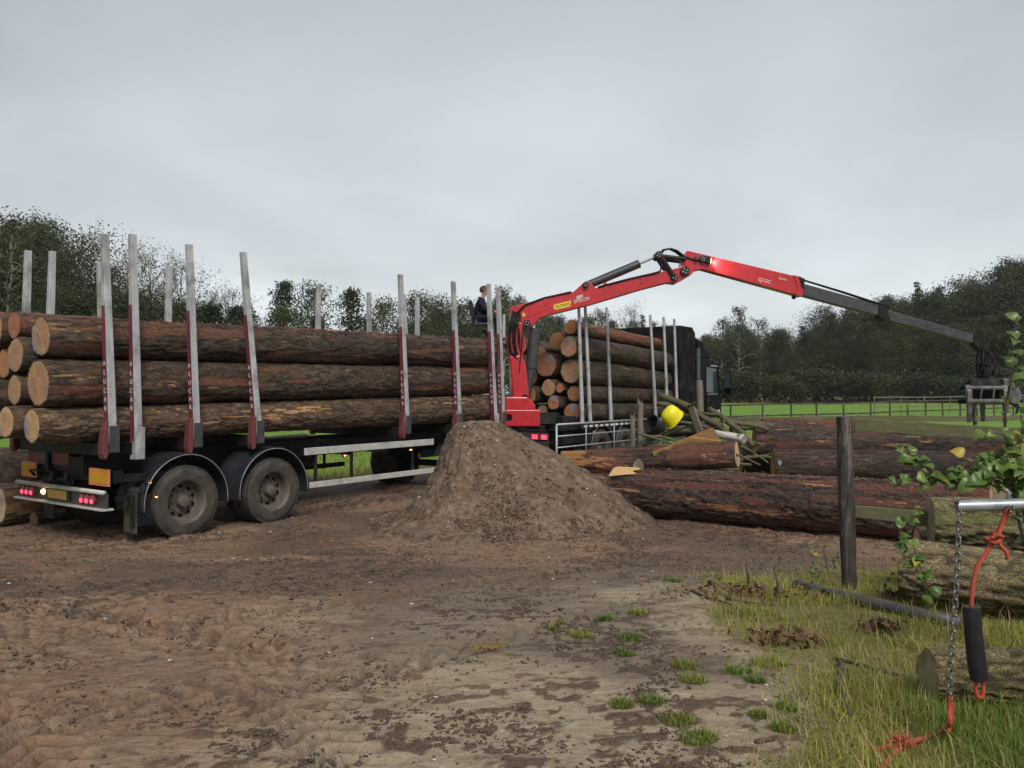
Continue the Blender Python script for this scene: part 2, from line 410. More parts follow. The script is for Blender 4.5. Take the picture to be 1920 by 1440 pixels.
simple('birch_bark', (0.42, 0.40, 0.35), (0.58, 0.56, 0.50), 0.7, 0, 6, (1, 1, 1), 0.2, 0.004, dirt=(0.03, 0.028, 0.025), dscale=5, drange=(0.6, 0.66))
simple('sawn_board', (0.17, 0.085, 0.028), (0.25, 0.135, 0.045), 0.7, 0, 6, (0.6, 4, 4), 0.3, 0.005)
simple('fresh_wood', (0.48, 0.29, 0.12), (0.60, 0.38, 0.17), 0.75, 0, 9, (0.5, 3, 3), 0.3, 0.004)
simple('fresh_orange_wood', (0.42, 0.15, 0.028), (0.58, 0.26, 0.06), 0.6, 0, 8, (0.4, 3, 3), 0.4, 0.008)
simple('pink_flake', (0.20, 0.085, 0.060), (0.36, 0.19, 0.14), 0.7, 0, 9)
simple('bark_flake', (0.14, 0.042, 0.028), (0.30, 0.115, 0.075), 0.65, 0, 9)
simple('yellow_plastic', (0.70, 0.60, 0.010), (0.80, 0.70, 0.016), 0.4, 0, 3, (1, 1, 1), 0.05)
simple('black_plastic', (0.014, 0.014, 0.016), (0.030, 0.030, 0.034), 0.4, 0, 6, (1, 1, 1), 0.1, 0.002, spec=0.2)
simple('grey_pipe', (0.035, 0.036, 0.038), (0.075, 0.074, 0.072), 0.5, 0, 8, (1, 1, 1), 0.2, 0.003, dirt=(0.10, 0.085, 0.06), dscale=3)
simple('chain_steel', (0.16, 0.16, 0.16), (0.34, 0.34, 0.33), 0.4, 0.75, 25, (1, 1, 1), 0.1, 0.001, dirt=(0.075, 0.05, 0.035), dscale=12, drange=(0.5, 0.65))
simple('rope', (0.30, 0.045, 0.022), (0.44, 0.080, 0.038), 0.8, 0, 40, (1, 1, 1), 0.4, 0.002)
simple('blue_paint', (0.10, 0.20, 0.34), (0.20, 0.27, 0.34), 0.75)
simple('navy_cloth', (0.008, 0.010, 0.018), (0.020, 0.024, 0.038), 0.85, 0, 20, (1, 1, 1), 0.3, 0.004, spec=0.2)
simple('skin', (0.38, 0.20, 0.13), (0.45, 0.25, 0.17), 0.55)
simple('hair', (0.03, 0.02, 0.014), (0.06, 0.04, 0.028), 0.7)
simple('boot', (0.05, 0.04, 0.03), (0.10, 0.08, 0.06), 0.7)
simple('saw_orange', (0.62, 0.12, 0.02), (0.72, 0.16, 0.03), 0.4)
simple('saw_grey', (0.32, 0.32, 0.31), (0.45, 0.45, 0.44), 0.5)
simple('tree_trunk', (0.040, 0.034, 0.026), (0.095, 0.080, 0.060), 0.85, 0, 5, (3, 3, 0.6), 0.4, 0.02)
simple('pale_trunk', (0.25, 0.24, 0.21), (0.42, 0.40, 0.36), 0.8, 0, 5, (3, 3, 0.6), 0.4, 0.02, dirt=(0.06, 0.05, 0.04))
simple('stone_chip', (0.42, 0.40, 0.36), (0.62, 0.60, 0.56), 0.8)
simple('pebble', (0.10, 0.08, 0.065), (0.22, 0.185, 0.155), 0.85)
simple('dead_leaf', (0.075, 0.038, 0.022), (0.17, 0.085, 0.045), 0.7, 0, 12)
simple('twig', (0.045, 0.032, 0.024), (0.10, 0.075, 0.058), 0.8, 0, 12)
def mat_leaf(name, a, b, c, transl=0.35, rough=0.55):
    t = NT(name); tone = t.attr('tone')
    oi = t.node('ShaderNodeObjectInfo')
    col = t.ramp(tone, [(0.0, a), (0.55, b), (1.0, c)])
    col = t.mix(1.0, col, t.ramp(oi.outputs['Random'], [(0.0, (0.72, 0.74, 0.7)), (0.5, (1, 1, 1)), (1.0, (1.25, 1.12, 0.95))]), 'MULTIPLY')
    t.set(Base_Color=col, Roughness=rough)
    tr = t.node('ShaderNodeBsdfTranslucent', i_Color=col); mx = t.node('ShaderNodeMixShader', i_Fac=transl)
    t.L.new(t.bsdf.outputs[0], mx.inputs[1]); t.L.new(tr.outputs[0], mx.inputs[2])
    t.L.new(mx.outputs[0], t.N['Material Output'].inputs[0])
    MATS[name] = t.mat
mat_leaf('leaf_dark', (0.026, 0.038, 0.018), (0.046, 0.064, 0.029), (0.078, 0.098, 0.045), 0.42)
mat_leaf('leaf_mid', (0.036, 0.051, 0.020), (0.066, 0.086, 0.034), (0.110, 0.125, 0.054), 0.42)
mat_leaf('leaf_brown', (0.038, 0.036, 0.016), (0.060, 0.062, 0.026), (0.090, 0.085, 0.036))
mat_leaf('needle', (0.010, 0.020, 0.012), (0.018, 0.034, 0.018), (0.036, 0.055, 0.026))
mat_leaf('near_leaf', (0.055, 0.115, 0.022), (0.095, 0.175, 0.035), (0.19, 0.25, 0.06), 0.3, 0.38)
mat_leaf('near_leaf_yellow', (0.28, 0.24, 0.03), (0.40, 0.33, 0.05), (0.52, 0.42, 0.10), 0.3, 0.45)
mat_leaf('grass', (0.120, 0.165, 0.022), (0.255, 0.280, 0.045), (0.48, 0.41, 0.13), 0.35)
mat_leaf('grass_green', (0.070, 0.130, 0.018), (0.140, 0.220, 0.035), (0.28, 0.31, 0.07), 0.35)
mat_leaf('grass_straw', (0.30, 0.20, 0.075), (0.44, 0.33, 0.14), (0.58, 0.47, 0.23), 0.25)

# ------------------------------------------------------------------ the vehicles' frame: x forward, y to the far side
VP = Vector((1040.0 / F_PX, 1.0)).normalized()
TR_O = Vector(((352 - 960) / F_PX * 11.1, 11.1, 0))
TR_A = math.atan2(VP.y, VP.x)
def tw(u, v, z=0.0):
    return Vector((TR_O.x + u * VP.x - v * VP.y, TR_O.y + u * VP.y + v * VP.x, z))
def to_uv(x, y):
    dx, dy = x - TR_O.x, y - TR_O.y
    return dx * VP.x + dy * VP.y, -dx * VP.y + dy * VP.x

# ------------------------------------------------------------------ ground
def g0(x, y):
    """the lie of the land without small relief"""
    x = np.asarray(x, float); y = np.asarray(y, float)
    z = 0.40 * (1 - sstep(5.8, 10.6, y + 0.10 * x))
    z = z + 0.85 * sstep(32, 85, y)
    z = z + 1.2 * sstep(14, 40, -x - 6 + 0.0 * y) * sstep(20, 60, y)
    return z
def grass_mask(x, y):
    u, v = to_uv(x, y)
    n = fbm2(x * 0.9, y * 0.9, 4, 5) - 0.5
    far = sstep(2.75, 3.5, v + n * 1.6)
    right = sstep(0.0, 0.9, x - 1.25 - 0.06 * (y - 4) + n * 1.5) * (1 - sstep(7.4, 8.3, y + n * 1.4 - 0.22 * (x - 2)))
    mid = sstep(15.0, 17.0, y + n * 2.5) * sstep(4.6, 6.0, x + n * 2) * 0.8
    back = sstep(21, 25, y + n * 3) * sstep(4, 7, x - (y - 24) * 0.55)
    left = sstep(8.0, 9.5, -x + n) * sstep(10.5, 12.5, y + n * 2)
    return np.clip(np.maximum.reduce([far, right, mid, back, left]), 0, 1)
RUTS = []   # (points, half width, tread period)
def rut_field(x, y):
    """tyre tracks pressed into the mud: depth and tread"""
    d = np.zeros_like(x); tread = np.zeros_like(x); kk = np.zeros_like(x)
    for P, w, per in RUTS:
        P = np.array(P, float); best = np.full(x.shape, 1e9); sarc = np.zeros_like(x); side = np.zeros_like(x); acc = 0.0
        for a, b in zip(P[:-1], P[1:]):
            e = b - a; ln = math.hypot(*e)
            t = np.clip(((x - a[0]) * e[0] + (y - a[1]) * e[1]) / ln ** 2, 0, 1)
            qx, qy = a[0] + t * e[0] - x, a[1] + t * e[1] - y
            dd = np.hypot(qx, qy); m = dd < best
            best = np.where(m, dd, best); sarc = np.where(m, acc + t * ln, sarc)
            side = np.where(m, (qx * e[1] - qy * e[0]) / ln, side); acc += ln
        k = 1 - sstep(w * 0.8, w * 1.15, best)
        rim = np.exp(-((best - w * 1.25) / (w * 0.28)) ** 2)
        kk = np.maximum(kk, k)
        d += -0.018 * k + 0.012 * rim
        lug = np.abs(((sarc + np.abs(side) * 0.9) / per) % 1.0 - 0.5) * 2
        tread += k * (sstep(0.35, 0.55, lug) - 0.5) * 0.055
    return d, tread, kk
def arc(p0, p1, bend, n=14):
    p0 = np.array(p0, float); p1 = np.array(p1, float); e = p1 - p0; nn = np.array([-e[1], e[0]])
    return [tuple(p0 + e * t + nn * bend * 4 * t * (1 - t)) for t in np.linspace(0, 1, n)]
for off in (0.0, 0.42, 1.95, 2.35):
    RUTS.append(([tuple(tw(u, 0.15 + off).xy) for u in np.linspace(-7.5, 8, 10)], 0.17, 0.11))
RUTS += [(arc((-5.6, 4.4), (0.9, 8.6), -0.10), 0.23, 0.20), (arc((-3.9, 3.6), (1.9, 7.7), -0.12), 0.23, 0.20),
         (arc((-6.5, 7.4), (2.6, 9.4), 0.06), 0.24, 0.21), (arc((-0.5, 3.2), (-2.6, 9.2), 0.08), 0.18, 0.15),
         (arc((-1.9, 3.4), (-4.1, 8.6), 0.10), 0.18, 0.15), (arc((1.0, 9.6), (7.5, 10.2), -0.06), 0.2, 0.15),
         (arc((-3.2, 9.0), (0.8, 10.4), 0.18), 0.16, 0.13), (arc((-6.8, 6.0), (-1.2, 4.6), 0.12), 0.23, 0.2)]
def sand_mask(x, y):
    return sstep(-2.2, 0.6, x + (fbm2(x * 0.7, y * 0.7, 4, 71) - 0.5) * 3.4) * (1 - sstep(6.2, 8.4, y + (fbm2(x * 0.8, y * 0.8, 3, 72) - 0.5) * 2.5))
def relief(x, y, gm):
    flat = 1 - 0.65 * sand_mask(x, y)
    n = fbm2(x * 0.8, y * 0.8, 3, 11) - 0.5
    near = 1 - sstep(16, 26, y)
    churn = sstep(0.42, 0.62, fbm2(x * 0.55 + 3, y * 0.55, 3, 21)) * (1 - gm)
    wx = fbm2(x * 2.1, y * 2.1, 3, 33) * 0.9; cl = fbm2(x * 8.5 + wx, y * 12.5 + wx, 5, 31, 0.66)
    clod = np.maximum(0, cl - 0.42)
    rid = 1 - np.abs(2 * fbm2(x * 3.6 + cl * 1.2, y * 7.0 + wx, 4, 41, 0.6) - 1)
    d, tr, kk = rut_field(x, y)
    fine = (fbm2(x * 24, y * 24, 3, 51) - 0.5)
    rn = (0.35 + 0.65 * sstep(0.30, 0.55, fbm2(x * 0.9, y * 0.9, 2, 61))) * (1 - 0.8 * gm) * (1 - sstep(19, 22, y))
    cl = cl * (1 - 0.22 * kk * rn)
    z = n * 0.07 + (1 - 0.75 * kk * rn) * near * flat * ((0.03 + 0.085 * churn) * clod + 0.034 * (rid - 0.75) * (0.3 + churn) + fine * 0.022 * (0.6 + churn))
    return z + (d + tr) * rn, churn, cl, tr * rn
def build_ground():
    xs = np.concatenate([-np.geomspace(600, 9.2, 40)[:-1], np.arange(-9.2, 9.2, 0.027), np.geomspace(9.2, 600, 40)])
    ys = [1.6]
    while ys[-1] < 13: ys.append(ys[-1] + max(0.024, ys[-1] * 0.0042))
    while ys[-1] < 900: ys.append(ys[-1] * 1.018 + 0.02)
    ys = np.concatenate([-np.geomspace(300, 1, 14), [0.5], np.array(ys)])
    Y, X = np.meshgrid(ys, xs, indexing='ij')
    x, y = X.ravel(), Y.ravel()
    gm = grass_mask(x, y)
    dz, churn, cl, tr = relief(x, y, gm)
    z = g0(x, y) + dz
    u, v = to_uv(x, y)
    sand = sand_mask(x, y)
    wet = np.maximum(0.95 * sstep(0.002, 0.010, -tr), sstep(0.46, 0.64, fbm2(x * 0.42 + 9, y * 0.55, 4, 81)), 0.8 * sstep(2, 3.5, x) * sstep(8.2, 9.4, y) * (1 - sstep(13, 16, y)))  # tread grooves: relief shade painted in as dark colour; noise patches are damp mud
    field = np.maximum(sstep(3.6, 6, v) * sstep(11, 14, y), sstep(23, 28, y)) * (1 - sstep(78, 84, y + 3 * (fbm2(x * .1, y * .1, 2, 5) - .5)))
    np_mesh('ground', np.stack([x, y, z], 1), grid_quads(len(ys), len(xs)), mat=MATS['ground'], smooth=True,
            attrs=dict(grass=gm, sand=sand, wet=wet * (1 - gm), clod=np.clip(cl, 0, 1), field=field, churn=churn))['kind'] = 'structure'  # wet holds damp patches plus the painted groove shade
def mat_ground():
    t = NT('ground'); v = t.coord('Object', (1, 1, 1)); va = t.coord('Object', (1, 2.2, 1))
    a, b, c = t.noise(v, 1.1, 6, 0.62, 0.5), t.noise(va, 9, 8, 0.7, 0.4), t.noise(v, 48, 4, 0.65)
    bc = t.math('ADD', t.math('MULTIPLY', b, 0.7), t.math('MULTIPLY', c, 0.3))
    mud = t.ramp(bc, [(0.34, (0.110, 0.070, 0.046)), (0.47, (0.205, 0.138, 0.092)), (0.62, (0.300, 0.215, 0.150))])
    red = t.ramp(bc, [(0.34, (0.125, 0.070, 0.045)), (0.47, (0.225, 0.134, 0.086)), (0.62, (0.310, 0.200, 0.136))])
    col = t.mix(t.rng(a, 0.40, 0.60), mud, red)
    sand = t.ramp(bc, [(0.34, (0.250, 0.190, 0.130)), (0.5, (0.360, 0.285, 0.200)), (0.64, (0.440, 0.360, 0.262))])
    col = t.mix(t.math('MULTIPLY', t.attr('sand'), t.rng(t.attr('clod'), 0.66, 0.48, 0.25, 0.95)), col, sand)
    hum = t.math('MULTIPLY', t.rng(t.math('ADD', t.attr('clod'), t.rng(b, 0.3, 0.7, -0.08, 0.08)), 0.54, 0.60, 0.0, 0.8), t.rng(t.attr('churn'), 0, 1, 0.25, 1))
    col = t.mix(hum, col, t.ramp(c, [(0.3, (0.055, 0.034, 0.024)), (0.7, (0.120, 0.078, 0.054))]))
    wet = t.attr('wet'); col = t.mix(t.math('MULTIPLY', wet, 0.85), col, t.mix(0.62, col, (0.070, 0.048, 0.037)))  # darkens damp mud, and paints shade into the tread grooves
    fleck = t.rng(t.noise(v, 90, 2, 0.5), 0.70, 0.74, 0, 0.6); col = t.mix(fleck, col, (0.34, 0.30, 0.25))
    soil = t.ramp(bc, [(0.34, (0.085, 0.072, 0.028)), (0.47, (0.180, 0.165, 0.052)), (0.62, (0.270, 0.230, 0.095))])
    turf = t.ramp(t.noise(v, 1.2, 8, 0.7), [(0.3, (0.095, 0.185, 0.022)), (0.55, (0.135, 0.250, 0.030)), (0.75, (0.185, 0.285, 0.050))])
    gr = t.mix(t.attr('field'), soil, turf)
    col = t.mix(t.rng(t.math('ADD', t.attr('grass'), t.rng(b, 0.3, 0.7, -0.25, 0.25)), 0.35, 0.65), col, gr)
    h = t.math('ADD', t.math('MULTIPLY', b, 1.0), t.math('MULTIPLY', c, 0.6))
    t.bump(h, 0.9, 0.035)
    t.set(Base_Color=col, Roughness=t.rng(wet, 0, 1, 0.9, 0.6), Specular_IOR_Level=0.3)
    MATS['ground'] = t.mat
mat_ground()
build_ground()
def gz(x, y):
    x = np.atleast_1d(np.asarray(x, float)); y = np.atleast_1d(np.asarray(y, float))
    return (g0(x, y) + relief(x, y, grass_mask(x, y))[0])
def gz1(x, y): return float(gz(x, y)[0])

# ------------------------------------------------------------------ dirt mound
MC = (-0.5, 12.7)
def mound_h(dx, dy):
    th = np.arctan2(dy, dx); c = np.cos(th); s = np.sin(th)
    B = np.where(c > 0, 2.65, 1.75) * c * c + np.where(s > 0, 1.5, 2.05) * s * s
    B = B * (1 + 0.10 * (fbm2(c * 2 + 5, s * 2 + 5, 3, 91) - 0.5) * 2)
    t = np.hypot(dx, dy) / B
    gl = np.interp(t, [0, 0.22, 0.30, 0.40, 0.52, 0.66, 0.85, 1], [1, 0.985, 0.86, 0.52, 0.26, 0.11, 0.03, 0])
    gr = np.interp(t, [0, 0.12, 0.21, 0.47, 0.77, 0.92, 1], [1, 0.985, 0.89, 0.63, 0.27, 0.07, 0])
    w = sstep(-0.1, 0.8, c)
    return 1.50 * (gl * (1 - w) + gr * w), t
def build_mound():
    na, nr = 300, 150
    r = np.linspace(0, 1.04, nr)[:, None]; a = np.linspace(0, 2 * np.pi, na, endpoint=False)[None, :]
    c, s = np.cos(a), np.sin(a)
    B = np.where(c > 0, 2.65, 1.75) * c * c + np.where(s > 0, 1.5, 2.05) * s * s
    dx, dy = (r * B * c).ravel(), (r * B * s).ravel()
    h, t = mound_h(dx, dy)
    x, y = MC[0] + dx, MC[1] + dy
    cl = fbm2(x * 6, y * 6, 5, 101, 0.6)
    z3 = fbm3(x * 9, y * 9, h * 9, 4, 103, 0.6) - 0.5
    edge = 1 - sstep(0.92, 1.04, t)
    gul = (fbm2(np.arctan2(dy, dx) * 5, t * 1.5, 3, 105) - 0.5) * 0.16 * sstep(0.2, 0.45, t) * (1 - sstep(0.7, 1, t))
    z = g0(x, y) + h + edge * (np.maximum(0, cl - 0.45) * 0.12 + z3 * 0.07 + gul) - 0.05 * sstep(0.94, 1.04, t) + 0.015
    x = x + edge * (fbm3(x * 7, y * 7, h * 7, 3, 104) - 0.5) * 0.09
    y = y + edge * (fbm3(x * 7, y * 7, h * 7, 3, 106) - 0.5) * 0.09
    o = np_mesh('dirt_mound', np.stack([x, y, z], 1), grid_quads(nr, na, True), mat=MATS['mound'], smooth=True, attrs=dict(clod=np.clip(cl, 0, 1)))
    tag(o, 'steep-sided heap of brown earth dumped beside the trailer', 'earth mound')
def mat_mound():
    t = NT('mound'); v = t.coord('Object')
    b, c = t.noise(v, 12, 6, 0.65), t.noise(v, 2.1, 5, 0.6, 0.4)
    col = t.ramp(b, [(0.3, (0.085, 0.055, 0.038)), (0.5, (0.160, 0.110, 0.076)), (0.72, (0.270, 0.200, 0.145))])
    col = t.mix(t.rng(c, 0.42, 0.66, 0, 0.6), col, (0.075, 0.045, 0.030))
    col = t.mix(t.rng(t.attr('clod'), 0.55, 0.7, 0, 0.35), col, (0.20, 0.155, 0.12))
    fleck = t.rng(t.noise(v, 70, 2, 0.5), 0.69, 0.72, 0, 0.7); col = t.mix(fleck, col, (0.36, 0.32, 0.27))
    t.bump(t.math('ADD', b, t.noise(v, 45, 4, 0.6)), 0.7, 0.025)
    t.set(Base_Color=col, Roughness=0.9, Specular_IOR_Level=0.3)
    MATS['mound'] = t.mat
mat_mound(); build_mound()

# ------------------------------------------------------------------ loose stones, chips and clods (nobody could count them)
ICO_V = np.array([(0, 0, 1), (0.894, 0, 0.447), (0.276, 0.851, 0.447), (-0.724, 0.526, 0.447), (-0.724, -0.526, 0.447), (0.276, -0.851, 0.447),
                  (0.724, 0.526, -0.447), (-0.276, 0.851, -0.447), (-0.894, 0, -0.447), (-0.276, -0.851, -0.447), (0.724, -0.526, -0.447), (0, 0, -1)])
ICO_F = np.array([(0, 1, 2), (0, 2, 3), (0, 3, 4), (0, 4, 5), (0, 5, 1), (1, 6, 2), (2, 7, 3), (3, 8, 4), (4, 9, 5), (5, 10, 1),
                  (6, 7, 2), (7, 8, 3), (8, 9, 4), (9, 10, 5), (10, 6, 1), (11, 7, 6), (11, 8, 7), (11, 9, 8), (11, 10, 9), (11, 6, 10)])
def scatter_stones(name, label, cat, P, S, mat, seed, flat=0.6):
    rs = np.random.RandomState(seed); n = len(P)
    V = ICO_V[None] * (1 + 0.35 * rs.randn(n, 12, 1).clip(-1, 1)) * S[:, None, None] * np.stack([rs.uniform(.7, 1.4, n), rs.uniform(.7, 1.2, n), rs.uniform(flat * .6, flat * 1.2, n)], 1)[:, None, :]
    a = rs.uniform(0, 6.28, n); ca, sa = np.cos(a)[:, None], np.sin(a)[:, None]
    V = np.stack([V[..., 0] * ca - V[..., 1] * sa, V[..., 0] * sa + V[..., 1] * ca, V[..., 2]], -1) + P[:, None, :]
    T = (ICO_F[None] + 12 * np.arange(n)[:, None, None]).reshape(-1, 3)
    o = np_mesh(name, V.reshape(-1, 3), T=T, mat=mat); tag(o, label, cat, kind='stuff'); return o
rs = np.random.RandomState(7)
def mud_points(n, x0, x1, y0, y1):
    x = rs.uniform(x0, x1, n); y = y0 * (y1 / y0) ** rs.uniform(0, 1, n)
    ok = grass_mask(x, y) < 0.4; return x[ok], y[ok]
simple('crumb', (0.050, 0.033, 0.024), (0.120, 0.082, 0.058), 0.9, 0, 9)
OCT_V = np.array([(1, 0, 0), (0, 1, 0), (-1, 0, 0), (0, -1, 0), (0, 0, 1), (0, 0, -1.0)]); OCT_F = np.array([(0, 1, 4), (1, 2, 4), (2, 3, 4), (3, 0, 4), (1, 0, 5), (2, 1, 5), (3, 2, 5), (0, 3, 5)])
def crumbs(name, label, P, S, mat, seed):
    r2 = np.random.RandomState(seed); n = len(P); V = OCT_V[None] * (1 + .4 * r2.uniform(-1, 1, (n, 6, 1))) * S[:, None, None] * np.stack([r2.uniform(.7, 1.6, n), r2.uniform(.6, 1.2, n), r2.uniform(.35, .8, n)], 1)[:, None, :]
    a = r2.uniform(0, 6.28, n); ca, sa = np.cos(a)[:, None], np.sin(a)[:, None]
    V = np.stack([V[..., 0] * ca - V[..., 1] * sa, V[..., 0] * sa + V[..., 1] * ca, V[..., 2]], -1) + P[:, None, :]
    o = np_mesh(name, V.reshape(-1, 3), T=(OCT_F[None] + 6 * np.arange(n)[:, None, None]).reshape(-1, 3), mat=mat); tag(o, label, 'clods', kind='stuff')
x = rs.uniform(-8.5, 5, 190000); y = 3.0 * (15 / 3.0) ** rs.uniform(0, 1, 190000) ** .8
ok = np.abs(x) < y * .72 + .6; x, y = x[ok], y[ok]
ch = sstep(0.40, 0.60, fbm2(x * 0.55 + 3, y * 0.55, 3, 21)); c2 = fbm2(x * 2.6, y * 3.8, 4, 131, .6)
ok = (rs.uniform(0, 1, len(x)) < (0.03 + 0.97 * sstep(.50, .64, c2) * (.25 + .75 * ch)) * (1 - grass_mask(x, y))); x, y = x[ok][:46000], y[ok][:46000]
crumbs('mud_clods', 'dark crumbs of churned mud scattered over the yard', np.stack([x, y, gz(x, y) + 0.002], 1), (0.0035 + 0.010 * rs.beta(1.2, 3.5, len(x)) * 1.6) * (1 + .055 * y), MATS['crumb'], 3)
x, y = mud_points(130, -7, 4, 3.4, 13)
scatter_stones('stone_chips', 'pale stone and shell chips scattered over the mud', 'stone chips', np.stack([x, y, gz(x, y) + 0.004], 1), np.abs(rs.randn(len(x))) * 0.008 + 0.005, MATS['stone_chip'], 5, 0.45)
th = rs.uniform(0, 6.28, 1500); q = np.sqrt(rs.uniform(0.0, 1, 1500)) * 0.98
B = np.where(np.cos(th) > 0, 2.65, 1.75) * np.cos(th) ** 2 + np.where(np.sin(th) > 0, 1.5, 2.05) * np.sin(th) ** 2
dx, dy = q * B * np.cos(th), q * B * np.sin(th); hh, _ = mound_h(dx, dy); x, y = MC[0] + dx, MC[1] + dy
P = np.stack([x, y, g0(x, y) + hh + 0.02], 1); sel = np.arange(1500) % 6 == 0
scatter_stones('mound_pebbles', 'grey pebbles lying on the earth mound', 'pebbles', P[~sel][:330], rs.uniform(0.006, 0.020, 330), MATS['pebble'], 9)
th = rs.uniform(0, 6.28, 15000); q = np.sqrt(rs.uniform(0.0, 1, 15000)) * 1.0; B = np.where(np.cos(th) > 0, 2.65, 1.75) * np.cos(th) ** 2 + np.where(np.sin(th) > 0, 1.5, 2.05) * np.sin(th) ** 2
dx, dy = q * B * np.cos(th), q * B * np.sin(th); hh, _ = mound_h(dx, dy); x, y = MC[0] + dx, MC[1] + dy; ok = fbm2(x * 3, y * 3, 3, 141) > .42
crumbs('mound_crumbs', 'dark crumbs of earth rolled down the mound', np.stack([x, y, g0(x, y) + hh + 0.03], 1)[ok], rs.uniform(.004, .02, ok.sum()), MATS['mound'], 4)
scatter_stones('mound_chips', 'pale chips lying on the earth mound', 'stone chips', P[sel], np.abs(rs.randn(sel.sum())) * 0.007 + 0.007, MATS['stone_chip'], 10)

# ------------------------------------------------------------------ grass
def blades(name, label, P, H, mat, seed, lean=0.5, w=0.006, cat='grass'):
    rs = np.random.RandomState(seed); n = len(P)
    a = rs.uniform(0, 6.28, n); d = np.stack([np.cos(a), np.sin(a), 0 * a], 1); s = np.stack([-np.sin(a), np.cos(a), 0 * a], 1)
    L = np.abs(rs.randn(n)) * lean + 0.12; up = np.array([0, 0, 1.0])
    W = w * rs.uniform(0.6, 1.4, n)
    k = 1 / np.sqrt(1 + L ** 2)
    p1 = P + (up * (k * H * 0.55)[:, None]) + d * (L * H * 0.30 * k)[:, None]
    p2 = P + (up * (k * H * 0.85)[:, None]) + d * (L * H * 0.95 * k)[:, None]
    V = np.stack([P - s * W[:, None], P + s * W[:, None], p1 - s * (W * 0.75)[:, None], p1 + s * (W * 0.75)[:, None], p2], 1)
    b = 5 * np.arange(n)[:, None]
    Q = b + np.array([[0, 1, 3, 2]]); T = b + np.array([[2, 3, 4]])
    tone = np.repeat(rs.beta(2, 2, n), 5)
    o = np_mesh(name, V.reshape(-1, 3), Q, T, mat=mat, attrs=dict(tone=tone)); tag(o, label, cat, kind='stuff'); return o
rs = np.random.RandomState(21)
def grass_pts(n, x0, x1, y0, y1, fn, geo=True):
    x = rs.uniform(x0, x1, n); y = y0 * (y1 / y0) ** rs.uniform(0, 1, n) if geo else rs.uniform(y0, y1, n)
    ok = rs.uniform(0, 1, n) < fn(x, y); x, y = x[ok], y[ok]
    return np.stack([x, y, gz(x, y) - 0.005], 1)
fg = lambda x, y: grass_mask(x, y) * (0.28 + 0.72 * sstep(0.40, 0.58, fbm2(x * 1.9, y * 1.9, 4, 121)))
P = grass_pts(150000, 0.8, 7.5, 2.9, 9.0, fg); rs2 = np.random.RandomState(1)
blades('verge_grass', 'rough yellowing grass growing round the fence post', P, rs2.uniform(0.03, 0.14, len(P)) * (0.6 + 0.8 * fbm2(P[:, 0] * 2.5, P[:, 1] * 2.5, 2, 123)), MATS['grass'], 31, 1.3, 0.0022)
P = grass_pts(48000, 1.6, 6, 2.9, 5.2, lambda x, y: sstep(1.7, 2.5, x + (4.2 - y) * 0.3) * sstep(0.35, 0.6, fbm2(x * 1.3 + 4, y * 1.3, 3, 122)))
blades('lush_grass', 'longer green grass under the hanging chain', P, rs2.uniform(0.07, 0.2, len(P)), MATS['grass_green'], 32, 1.0, 0.0023)
P = grass_pts(22000, 1.0, 7, 3.0, 9.0, fg)
blades('dry_grass', 'dry straw-coloured grass stalks in the verge', P, rs2.uniform(0.08, 0.26, len(P)), MATS['grass_straw'], 33, 3.2, 0.002)
P = grass_pts(30000, -9, 14, 14, 34, lambda x, y: grass_mask(x, y) * 0.8)
blades('meadow_edge_grass', 'short grass along the near edge of the meadow', P, rs2.uniform(0.06, 0.2, len(P)), MATS['grass'], 34, 0.6, 0.012)
# single tufts on the bare ground
def at_ground(px, py):
    Y = 5.0
    for _ in range(30):
        X = (px - 960) / F_PX * Y; Y = F_PX * (CAM_Z - float(g0(X, Y))) / (py - HORIZON)
    return (px - 960) / F_PX * Y, Y
tufts = [(1270, 1355, 60), (1310, 1388, 62), (1165, 1322, 40), (1222, 1318, 42), (1300, 1275, 50), (1180, 1200, 44), (1280, 1246, 45), (1170, 1228, 34), (1090, 1196, 36),
         (1415, 1275, 34), (1420, 1345, 30), (1470, 1328, 40), (1465, 1370, 44), (1395, 1150, 50), (1370, 1095, 50), (1130, 1165, 30), (1040, 1172, 25), (1260, 1090, 36), (1440, 1240, 60), (1380, 1255, 50), (1195, 1155, 36)]
for i, (px, py, s) in enumerate(tufts):
    X, Y = at_ground(px, py); n = 420; rad = s / F_PX * Y * 0.55
    a = rs.uniform(0, 6.28, n); q = rad * np.sqrt(rs.uniform(0, 1, n)) ; px_, py_ = X + q * np.cos(a), Y + q * np.sin(a) * 0.8
    o = blades('grass_tuft', 'small tuft of green grass on the bare sandy ground', np.stack([px_, py_, gz(px_, py_) - 0.004], 1), rs.uniform(0.02, 0.07, n), MATS['grass_green' if i % 2 else 'grass'], 200 + i, 1.4, 0.0022)
    o['group'] = 'tufts on the bare ground'; del o['kind']; o['category'] = 'grass tuft'

